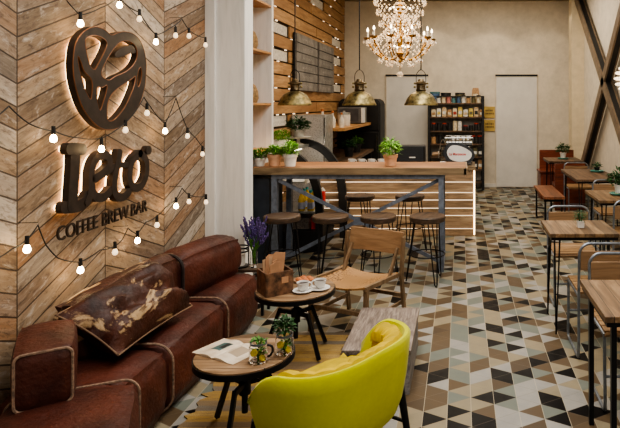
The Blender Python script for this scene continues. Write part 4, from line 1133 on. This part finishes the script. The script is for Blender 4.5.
for k, (px, py) in enumerate(((303, 292), (320, 289.5))):
    p = atZ(px, py, Z1); p.z = Z1 + .001
    saucer(('white saucer under the cup nearer the rust coloured box', 'white saucer under the cup farther from the rust coloured box')[k], p, 'saucers on the round table')
    cup(('white coffee cup on the round table nearer the rust coloured box', 'white coffee cup on the round table farther from the rust coloured box')[k], (p.x, p.y, p.z), R(20 + 160*k), 'cups on the round table')
p = atZ(304.5, 281, Z1)
tag(MB().lathe([(0,0),(.05,0),(.075,.008),(.074,.012),(.05,.006),(0,.005)], (0,0,0), 28).build('plate', plain('brown_plate', (150, 112, 82), .5), None, smooth=True, loc=(p.x, p.y, Z1 + .001)), 'brown plate of cookies behind the two white cups', 'plate')
rc = random.Random(5)
for k in range(7):
    a = 2*PI*k/6; rr = .042 if k < 6 else 0
    o = MB().lathe([(0,0),(.019,.0),(.022,.006),(.016,.014),(0,.016)], (0,0,0), 12).build('cookie', M['cookie'], None, smooth=True, loc=(p.x + rr*math.cos(a), p.y + rr*math.sin(a), Z1 + (.0085 if k < 6 else .009)))
    tag(o, 'small round brown cookie on the plate behind the cups', 'cookie', 'cookies on the brown plate')

# ---- things on the near round table
mg = thing('magazine', 'open printed magazine lying on the near round table', 'magazine', (-1.195, 2.99, Z2 + .001), R(-28))
def page_mat(nm, seed):
    t_ = NT(nm); v = t_.coord(); x = t_.sep(v)
    n = t_.noise(v, 14, 3); col = t_.ramp(n, [(.35, S((196, 176, 150))), (.6, S((222, 208, 186)))])
    d_ = t_.M('MULTIPLY', t_.M('LESS_THAN', t_.M('ABSOLUTE', t_.M('ADD', x[0], .06 if seed else -.07)), .035), t_.M('LESS_THAN', t_.M('ABSOLUTE', t_.M('ADD', x[1], -.01)), .045))
    col = t_.mix(d_, col, S((62, 92, 92)) if seed else S((168, 150, 126)))
    d2 = t_.M('MULTIPLY', t_.M('LESS_THAN', t_.M('ABSOLUTE', t_.M('ADD', x[0], .045)), .014), t_.M('LESS_THAN', t_.M('ABSOLUTE', t_.M('ADD', x[1], -.02)), .03))
    if seed: col = t_.mix(d2, col, S((24, 26, 24)))
    return t_.done(col, .4)
pm1, pm2 = page_mat('page_print_left', 1), page_mat('page_print_right', 0)
for s, pmx in ((-1, pm1), (1, pm2)):
    mb = MB(); N = 8; rows = []
    for i in range(N+1):
        u = i/N; x = s*u*.15; z = .010*math.sin(PI*min(1, u*1.4)**.8)*1.0 + .002
        rows.append(mb._v([(x, -.10, z), (x, .10, z)]) + mb._v([(x, -.10, 0), (x, .10, 0)]))
    for a, b in zip(rows, rows[1:]):
        mb._f([a[0], b[0], b[1], a[1]]); mb._f([a[2], a[3], b[3], b[2]]); mb._f([a[0], a[2], b[2], b[0]]); mb._f([a[1], b[1], b[3], a[3]])
    mb._f([rows[-1][0], rows[-1][2], rows[-1][3], rows[-1][1]])
    mb.build('page', pmx, mg, smooth=True)
lemon = plain('lemon_slice', (222, 196, 60), .4); mint = M['leaf']; water = glass('pale_drink', (236, 240, 222), .02, 1.2)
def jar(label, px, py, plant, handle):
    p = atZ(px, py, Z2); q = thing('glass_jar', label, 'jar', (p.x, p.y, Z2 + .001), 0, 'glass jars on the near round table')
    MB().lathe([(0,.004),(.04,.0),(.046,.008),(.046,.075),(.038,.086),(.039,.10),(.036,.10),(.035,.086),(.043,.073),(.043,.01),(0,.008)], (0,0,0), 26).build('glass_body', M['glass'], q, smooth=True)
    MB().lathe([(.0385,.088),(.041,.088),(.041,.098),(.0385,.098)], (0,0,0), 24).build('rim_band', plain('rim_band', (120, 134, 150), .3, .6), q, smooth=True)
    for k in range(3):
        a = 2.1*k; MB().cyl(Vector((.02*math.cos(a), .02*math.sin(a) - .008, .02 + .016*k)), Vector((.024*math.cos(a), .028*math.sin(a) - .01, .024 + .016*k)), .017, None, 14).build('lemon_slice', lemon, q)
    foliage(60, .026, .04, .02, .014, int(px), M['leaf'], .03).build('mint_leaves', M['leaf'], q, normals=False)
    if plant: foliage(130, .036, .07, .03, .018, 31, M['leafdark'], .11).build('herb_sprig', M['leafdark'], q, normals=False)
    else: foliage(50, .03, .01, .018, .012, 33, M['leaf'], .096, .2).build('mint_top', M['leaf'], q, normals=False)
    if handle: MB().tube(smoothpath([(.044, 0, .082), (.066, 0, .074), (.07, 0, .05), (.058, 0, .03), (.045, 0, .025)], 5), .006, 8).build('handle', M['black'], q, smooth=True)
jar('glass jar of lemon drink topped with mint beside the magazine', 258.5, 361.5, False, True)
jar('glass jar of lemon water holding a leafy green sprig near the yellow armchair', 284.5, 353, True, False)

# ---- console behind the sofa end
t = thing('side_table', 'small dark side table behind the far sofa end by the pillar', 'side table', (-1.72, 4.715, 0))
P_(MB().span((-1.89, 4.62, .35), (-1.56, 4.81, .37)), 'table_top', M['stoolwood'])
for x in (-1.87, -1.58):
    for y in (4.64, 4.79): P_(MB().span((x - .01, y - .01, 0), (x + .01, y + .01, .35)), 'leg', M['black'])
t = thing('candle_holder', 'black wire ring candle holder on the small side table by the pillar', 'candle holder', (-1.79, 4.71, .371))
ringp = lambda r_, z: [(-1.79 + r_*math.cos(a), 4.71 + r_*math.sin(a), z) for a in [2*PI*k/24 for k in range(24)]]
P_(MB().tube(ringp(.07, .50), .007, 6, True).tube(ringp(.07, .53), .006, 6, True), 'top_ring', M['black'])
P_(MB().lathe([(0,.0),(.07,0),(.07,.012),(0,.012)], (-1.79, 4.71, .371), 24), 'base', M['black'])
for k in range(3):
    a = 2*PI*k/3 + .5; P_(MB().cyl((-1.79 + .07*math.cos(a), 4.71 + .07*math.sin(a), .38), (-1.79 + .07*math.cos(a), 4.71 + .07*math.sin(a), .53), .005, None, 6), 'upright', M['black'])
c = MB().lathe([(0,0),(.042,0),(.043,.09),(.036,.094),(0,.09)], (0,0,0), 20).build('pillar_candle', M['candlewhite'], None, smooth=35, loc=(-1.79, 4.71, .384)); tag(c, 'thick white candle inside the black wire holder', 'candle')
MB().cyl((0,0,.09), (0,0,.105), .002, None, 5).build('wick', M['cable'], c)
t = thing('lavender_vase', 'slim glass vase of purple lavender on the side table behind the sofa end', 'flowers', (-1.67, 4.70, .371))
MB().lathe([(0,.0),(.028,0),(.032,.02),(.026,.09),(.03,.13),(.027,.13),(.023,.09),(.028,.02),(0,.006)], (0,0,0), 18).build('vase', M['glass'], t, smooth=True)
rl = random.Random(12); stems = MB(); fl = MB()
for k in range(60):
    a = rl.uniform(0, 2*PI); q = rl.uniform(.01, .10); h = rl.uniform(.2, .36)
    e = Vector((q*math.cos(a), q*math.sin(a)*.8, h)); stems.tube([(.01*math.cos(a), .01*math.sin(a), .03), (.014*math.cos(a), .014*math.sin(a), .13), e], .002, 4)
    dd = (e - Vector((0,0,.1))).normalized()
    for j in range(9):
        b = e + dd*(j*.010 - .03); fl.ball(b + Vector((rl.uniform(-.006, .006), rl.uniform(-.006, .006), 0)), .0075, 5)
stems.build('stems', M['leaf'], t); fl.build('lavender_blooms', M['lavender'], t)

# ================================================================== FOLDING CHAIR WITH CORK SEAT
t = thing('folding_chair', 'low light wooden folding chair with speckled cork seat facing the round table', 'chair', (-.79, 4.43, 0), R(-25.5))
CF = M['chairframe']
mb = MB(); N = 12; top = {}
for i in range(N+1):
    for j in range(N+1):
        u, v = i/N, j/N; x = -.27 + .52*u; y = -.25 + .45*v
        z = .385 - .035*(1 - (2*u-1)**2) - .012*math.sin(PI*v) + .01*(1-v)
        top[i, j] = (mb.bm.verts.new((x, y, z)), mb.bm.verts.new((x, y, z - .014)))
for i in range(N):
    for j in range(N):
        for k in (0, 1): mb._f([top[i,j][k], top[i+1,j][k], top[i+1,j+1][k], top[i,j+1][k]])
for i in range(N):
    for a, b in (((i,0),(i+1,0)), ((i,N),(i+1,N)), ((0,i),(0,i+1)), ((N,i),(N,i+1))): mb._f([top[a][0], top[b][0], top[b][1], top[a][1]])
mb.build('seat', M['cork'], t, smooth=True)
mb = MB(); N = 10; rows = []
for i in range(N+1):
    u = i/N; x = -.25 + .5*u; y = .235 + .02*(1 - (2*u-1)**2)
    rows.append(mb._v([(x, y, .51), (x, y + .035, .68), (x, y + .05, .68), (x, y + .015, .51)]))
for a, b in zip(rows, rows[1:]):
    for k in range(4): mb._f([a[k], a[(k+1)%4], b[(k+1)%4], b[k]])
mb._f(rows[0]); mb._f(rows[-1]); mb.build('backrest', M['chairback'], t, bevel=.004)
for s in (-1, 1):
    x = s*.245
    MB().bar((x, -.25, .38), (x, .2, .365), .022, .03).build('side_rail', CF, t)
    MB().bar((x, -.225, .385), (x, -.235, .0), .03, .028, up=(0,1,0)).build('leg', CF, t)
    MB().bar((x + s*.022, .25, .65), (x + s*.022, .215, .36), .02, .034, up=(0,1,0)).bar((x + s*.022, .215, .37), (x + s*.022, .27, 0), .02, .034, up=(0,1,0)).build('leg', CF, t)
    MB().bar((x - s*.03, .245, .56), (x - s*.03, .12, .36), .018, .026, up=(0,1,0)).build('back_strut', CF, t)
    MB().bar((x, -.23, .14), (x, .24, .14), .016, .026).build('stretcher', CF, t)
MB().bar((-.245, -.23, .19), (.245, -.23, .19), .018, .028).build('stretcher', CF, t)
MB().bar((-.245, .24, .20), (.245, .24, .20), .018, .028).build('stretcher', CF, t)

# ================================================================== LOW WOODEN BLOCK
t = thing('low_block_table', 'long low grey weathered wood block behind the yellow armchair', 'bench', (-.49, 3.75, 0))
P_(MB().span((-.69, 3.37, .235), (-.285, 4.08, .262)), 'table_top', M['greywood'], bevel=.003)
P_(MB().span((-.68, 3.38, 0), (-.295, 4.07, .235)), 'block_body', wood('grey_side_wood', (88, 84, 84), (128, 124, 122), (160, 154, 150), 1, 1.6, rough=.65, bump=.4))

# ================================================================== YELLOW ARMCHAIR
def armchair(label, loc, rz):
    r = thing('tub_armchair', label, 'armchair', loc, rz)
    # local: back is +y, front is -y
    TH = 110; N = 44
    def rad(th):
        c, s = abs(math.cos(th)), abs(math.sin(th)); e = 2.6
        return (( (c/.27)**e + (s/.345)**e ))**(-1/e)
    def rim(th): 
        k = abs(th)/R(TH); return .655 - .03*k**1.5 - (.13*max(0, (k-.72)/.28)**2.2)
    outp = [(.60,.265),(.74,.27),(.84,.30),(.91,.36),(.965,.46),(1.0,.58),(1.02,1.0)]
    inp = [(.90,1.0),(.86,.62),(.84,.45),(.80,.40)]
    mb = MB(); cols = []
    for i in range(N+1):
        th = -R(TH) + 2*R(TH)*i/N; q = rad(th); H = rim(th); a = PI/2 + th; col = []
        for k, (f, z) in enumerate(outp[:-1]): col.append((q*f, min(z, H - .06) if z < .5 else .5 + (H-.5)*(z-.5)/.16))
        col.append((q*1.015, H - .012)); col.append((q*.985, H)); col.append((q*.935, H - .004))
        col.append((q*.915, H - .03)); col += [(q*f, min(z, H - .05 - .03*j)) for j, (f, z) in enumerate(inp[1:])]
        cols.append(mb._v([(rr*math.cos(a), rr*math.sin(a), z) for rr, z in col]))
    for A, B in zip(cols, cols[1:]):
        for k in range(len(A)-1): mb._f([A[k], B[k], B[k+1], A[k+1]])
        
    for C_ in (cols[0], cols[-1]): mb._f(C_)
    ctr = mb._v([(0, 0, .262)])[0]
    for A, B in zip(cols, cols[1:]): mb._f([ctr, A[0], B[0]])
    mb._f([ctr, cols[0][0], cols[-1][0]])
    mb.build('shell', M['yellow'], r, smooth=60)
    MB().softbox((0, .0, .385), (.50, .34, .15), .06, 0, .02, .006, 3).build('seat_cushion', M['yellowcush'], r, smooth=True)
    # tufted lining along the inside of the back
    mb = MB(); rows = []; Nq = 60
    for i in range(Nq+1):
        th = -R(88) + 2*R(88)*i/Nq; q = rad(th)*.89; H = rim(th); a = PI/2 + th
        pf = .012*abs(math.sin(i*PI/5)); row = []
        for z, o_ in ((.44, .055), (.50, .075 + pf), (.56, .06 + pf), (H - .075, .075 + pf), (H - .035, .07 + pf), (H - .012, .04), (H - .008, .01), (H - .03, -.005)):
            row.append(((q - o_)*math.cos(a), (q - o_)*math.sin(a), z + pf*.6))
        rows.append(mb._v(row))
    for A, B in zip(rows, rows[1:]):
        for k in range(len(A)-1): mb._f([A[k], B[k], B[k+1], A[k+1]])
    mb.build('tufted_lining', M['yellowcush'], r, smooth=True)
    for sx in (-1, 1):
        for sy in (-1, 1):
            MB().cyl((sx*.262, sy*.155, .37), (sx*.295, sy*.2, 0), .019, .012, 12).build('leg', M['black'], r, smooth=40)
    for sx in (-1, 1): MB().cyl((sx*.277, -.17, .2), (sx*.277, .17, .2), .008, None, 8).build('stretcher', M['black'], r)
    return r
    return r
AC = thing
armchair('yellow felt tub armchair seen from behind in the foreground', (-.565, 2.565, .009), R(-122)).scale = (1.05, 1.05, 1.0)

# ================================================================== CAFE CHAIRS AND TABLES
def cafe_chair(label):
    r = thing('cafe_chair', label, 'chair', (0,0,0), 0, 'tube and slat chairs along the right')
    w = .185; arch = [(-w, .2, .40), (-w, .215, .68)]
    for k in range(9):
        a = PI - PI/2*k/8; arch.append((-w + .075 + .075*math.cos(a), .218, .70 + .075*math.sin(a)))
    for k in range(9):
        a = PI/2 - PI/2*k/8; arch.append((w - .075 + .075*math.cos(a), .218, .70 + .075*math.sin(a)))
    arch += [(w, .215, .68), (w, .2, .40)]
    MB().tube(arch, .0098, 8).build('back_frame', M['grey_tube'], r, smooth=True)
    MB().span((-w + .008, .205, .60), (w - .008, .222, .725)).build('backrest', M['backwood'], r, bevel=.004)
    for s in (-1, 1):
        x = s*w
        pts = smoothpath([(x, .2, .43), (x, .2, .2), (x, .195, .05), (x, .17, .012), (x, 0, .012), (x, -.15, .012), (x, -.175, .05), (x, -.165, .2), (x, -.16, .42)], 4)
        MB().tube(pts, .0098, 8).build('leg', M['grey_tube'], r, smooth=True)
        MB().tube([(x, -.165, .425), (x, .2, .425)], .01, 8).build('seat_rail', M['grey_tube'], r)
    mb = MB(); ys = [.165, .09, .015, -.06, -.135]
    for y in ys: mb.span((-w - .002, y - .034, .437), (w + .002, y + .034, .452))
    mb.box((0, -.178, .432), (2*w + .004, .03, .018), rx=R(-38))
    mb.build('seat', M['seatwood'], r, bevel=.003)
    MB().tube([(-w, -.168, .2), (w, -.168, .2)], .008, 6).build('stretcher', M['grey_tube'], r)
    return r
cx = .97
chairs = [(cx, 4.98, 0, 'grey tube and slat chair behind the middle square table facing forward'),
          (cx, 4.035, PI, 'grey tube and slat chair seen from behind, in front of the middle square table'),
          (cx + .01, 3.35, 0, 'grey tube and slat chair behind the nearest square table facing forward'),
          (1.80, 8.78, 0, 'grey tube chair behind the far rectangular table near the wall'),
          (1.78, 6.75, 0, 'chair behind the small right hand table, turned forward'),
          (1.64, 5.70, PI, 'chair in front of the small right hand table, cut by the right edge')]
c0 = cafe_chair(chairs[0][3])
for i, (x, y, rz, lb) in enumerate(chairs):
    if i == 0: c0.location = (x, y, 0); c0.rotation_euler.z = rz
    else: dup(c0, (x, y, 0), rz, lb)
def cafe_table(label, x0, x1, y0, y1, z=.75, hair=True, mat=None):
    r = thing('cafe_table', label, 'table', ((x0+x1)/2, (y0+y1)/2, 0), 0, 'plank tables along the right'); hx, hy = (x1-x0)/2, (y1-y0)/2
    MB().span((-hx, -hy, z - .028), (hx, hy, z)).build('table_top', mat or M['tabletop'], r, bevel=.003)
    MB().span((-hx + .01, -hy + .01, z - .05), (hx - .01, -hy + .03, z - .028)).span((-hx + .01, hy - .03, z - .05), (hx - .01, hy - .01, z - .028)).span((-hx + .01, -hy + .03, z - .05), (-hx + .03, hy - .03, z - .028)).span((hx - .03, -hy + .03, z - .05), (hx - .01, hy - .03, z - .028)).build('under_frame', M['black'], r)
    for sx in (-1, 1):
        for sy in (-1, 1):
            X, Y = sx*(hx - .05), sy*(hy - .05)
            if hair: MB().tube([(X - sx*.028, Y, z - .05), (X + sx*.0, Y + sy*.01, .01), (X - sx*.0, Y - sy*.07, z - .05)], .007, 7).build('leg', M['black'], r, smooth=True)
            else: MB().span((X - .012, Y - .012, 0), (X + .012, Y + .012, z - .05)).build('leg', M['black'], r)
    MB().bar((-hx + .06, 0, z - .1), (hx - .06, 0, z - .1), .012).build('cross_bar', M['black'], r) if not hair else None
    return r
cafe_table('nearest square plank table at the lower right corner', .645, 1.16, 2.575, 3.12, hair=False)
cafe_table('square plank table with small white potted plant in the middle of the right row', .655, 1.16, 4.21, 4.70)
cafe_table('small plank table at the right edge with leafy plant and turquoise dish', 1.36, 1.92, 5.65, 6.33)
cafe_table('dark rectangular plank table with turquoise tray toward the back right', 1.45, 2.02, 7.2, 8.35, mat=M['tableend'])
cafe_table('farthest dark plank table with potted plant in front of the wooden settle', 1.45, 2.02, 9.5, 10.15, mat=M['tableend'])
# bench and settle
t = thing('low_bench', 'orange brown wooden bench with black legs in the right aisle', 'bench', (1.26, 8.27, 0))
P_(MB().span((1.12, 7.72, .415), (1.40, 8.82, .45)), 'seat', M['benchwood'], bevel=.004)
for x in (1.15, 1.37):
    for y in (7.82, 8.72): P_(MB().span((x - .012, y - .012, 0), (x + .012, y + .012, .415)), 'leg', M['black'])
for y in (7.82, 8.72): P_(MB().span((1.13, y - .01, .37), (1.39, y + .01, .415)), 'frame_rail', M['black'])
t = thing('wooden_settle', 'red brown wooden settle with high back in the far right corner', 'settle', (1.8, 10.5, 0))
P_(MB().span((1.46, 10.62, .03), (2.08, 10.68, .84)), 'backrest', M['redwood'])
P_(MB().span((1.42, 10.22, .0), (2.08, 10.62, .46)), 'seat_box', M['redwood'], bevel=.008)
P_(MB().span((1.40, 10.20, .46), (2.09, 10.62, .50)), 'seat', M['redwood'], bevel=.008)
for x in (1.43, 1.75): P_(MB().span((x, 10.205, .05), (x + .3, 10.22, .42)), 'front_panel', wood('settle_panel', (84, 34, 20), (120, 52, 30), (150, 76, 46), 2, 1.0))
# dark red backed bench between the bench and the dark table
t = thing('slatted_settle', 'dark red wooden settle standing beyond the dark rectangular table', 'settle', (1.62, 9.2, 0))
P_(MB().span((1.5, 9.16, .0), (1.98, 9.20, .74)), 'backrest', M['redwood'])
P_(MB().span((1.5, 9.20, .38), (1.98, 9.46, .42)), 'seat', M['redwood'])
for x in (1.52, 1.93): P_(MB().span((x, 9.42, 0), (x + .03, 9.45, .38)), 'leg', M['redwood'])
# plants and dishes on the tables
p = (( 580.5 - VX)/F*4.42, 4.42, .751)
potted('small_potted_plant', 'small grassy plant in a white square pot on the middle square table', p, M['pot_white'], M['leafdark'], .028, .05, 260, .036, .085, .03, .006, seed=41, square=True)
potted('potted_plant', 'leafy plant on the farthest dark table in the right corner', ((563 - VX)/F*9.85, 9.85, .772), M['pot_white'], M['leafdark'], .055, .09, 200, .09, .15, .055, .024, seed=42)
potted('potted_plant', 'large leafy plant in white pot on the small right hand table', ((619 - VX)/F*6.0, 6.0, .772), M['pot_white'], M['leafdark'], .05, .085, 240, .085, .16, .055, .024, seed=43)
potted('potted_plant', 'low green plant on the turquoise tray of the dark rectangular table', ((597 - VX)/F*8.0, 8.0, .772), M['matteblack'], M['leafdark'], .04, .045, 90, .05, .06, .035, .018, seed=44)
tq = plain('turquoise_glaze', (70, 140, 128), .35)
for (px, Y, lb) in ((563, 9.85, 'turquoise dish under the plant on the farthest dark table'), (597, 8.0, 'turquoise tray under the low plant on the dark rectangular table'), (619, 6.0, 'turquoise dish under the plant on the small right hand table')):
    tag(MB().lathe([(0,0),(.08,0),(.10,.018),(.095,.02),(.078,.008),(0,.008)], (0,0,0), 24).build('dish', tq, None, smooth=True, loc=((px - VX)/F*Y, Y, .7505)), lb, 'dish', 'turquoise dishes')
try:
    SC.view_settings.view_transform = 'AgX'; SC.view_settings.look = 'AgX - Medium High Contrast'
except Exception as e: print(e)
SC.view_settings.exposure = 0.08
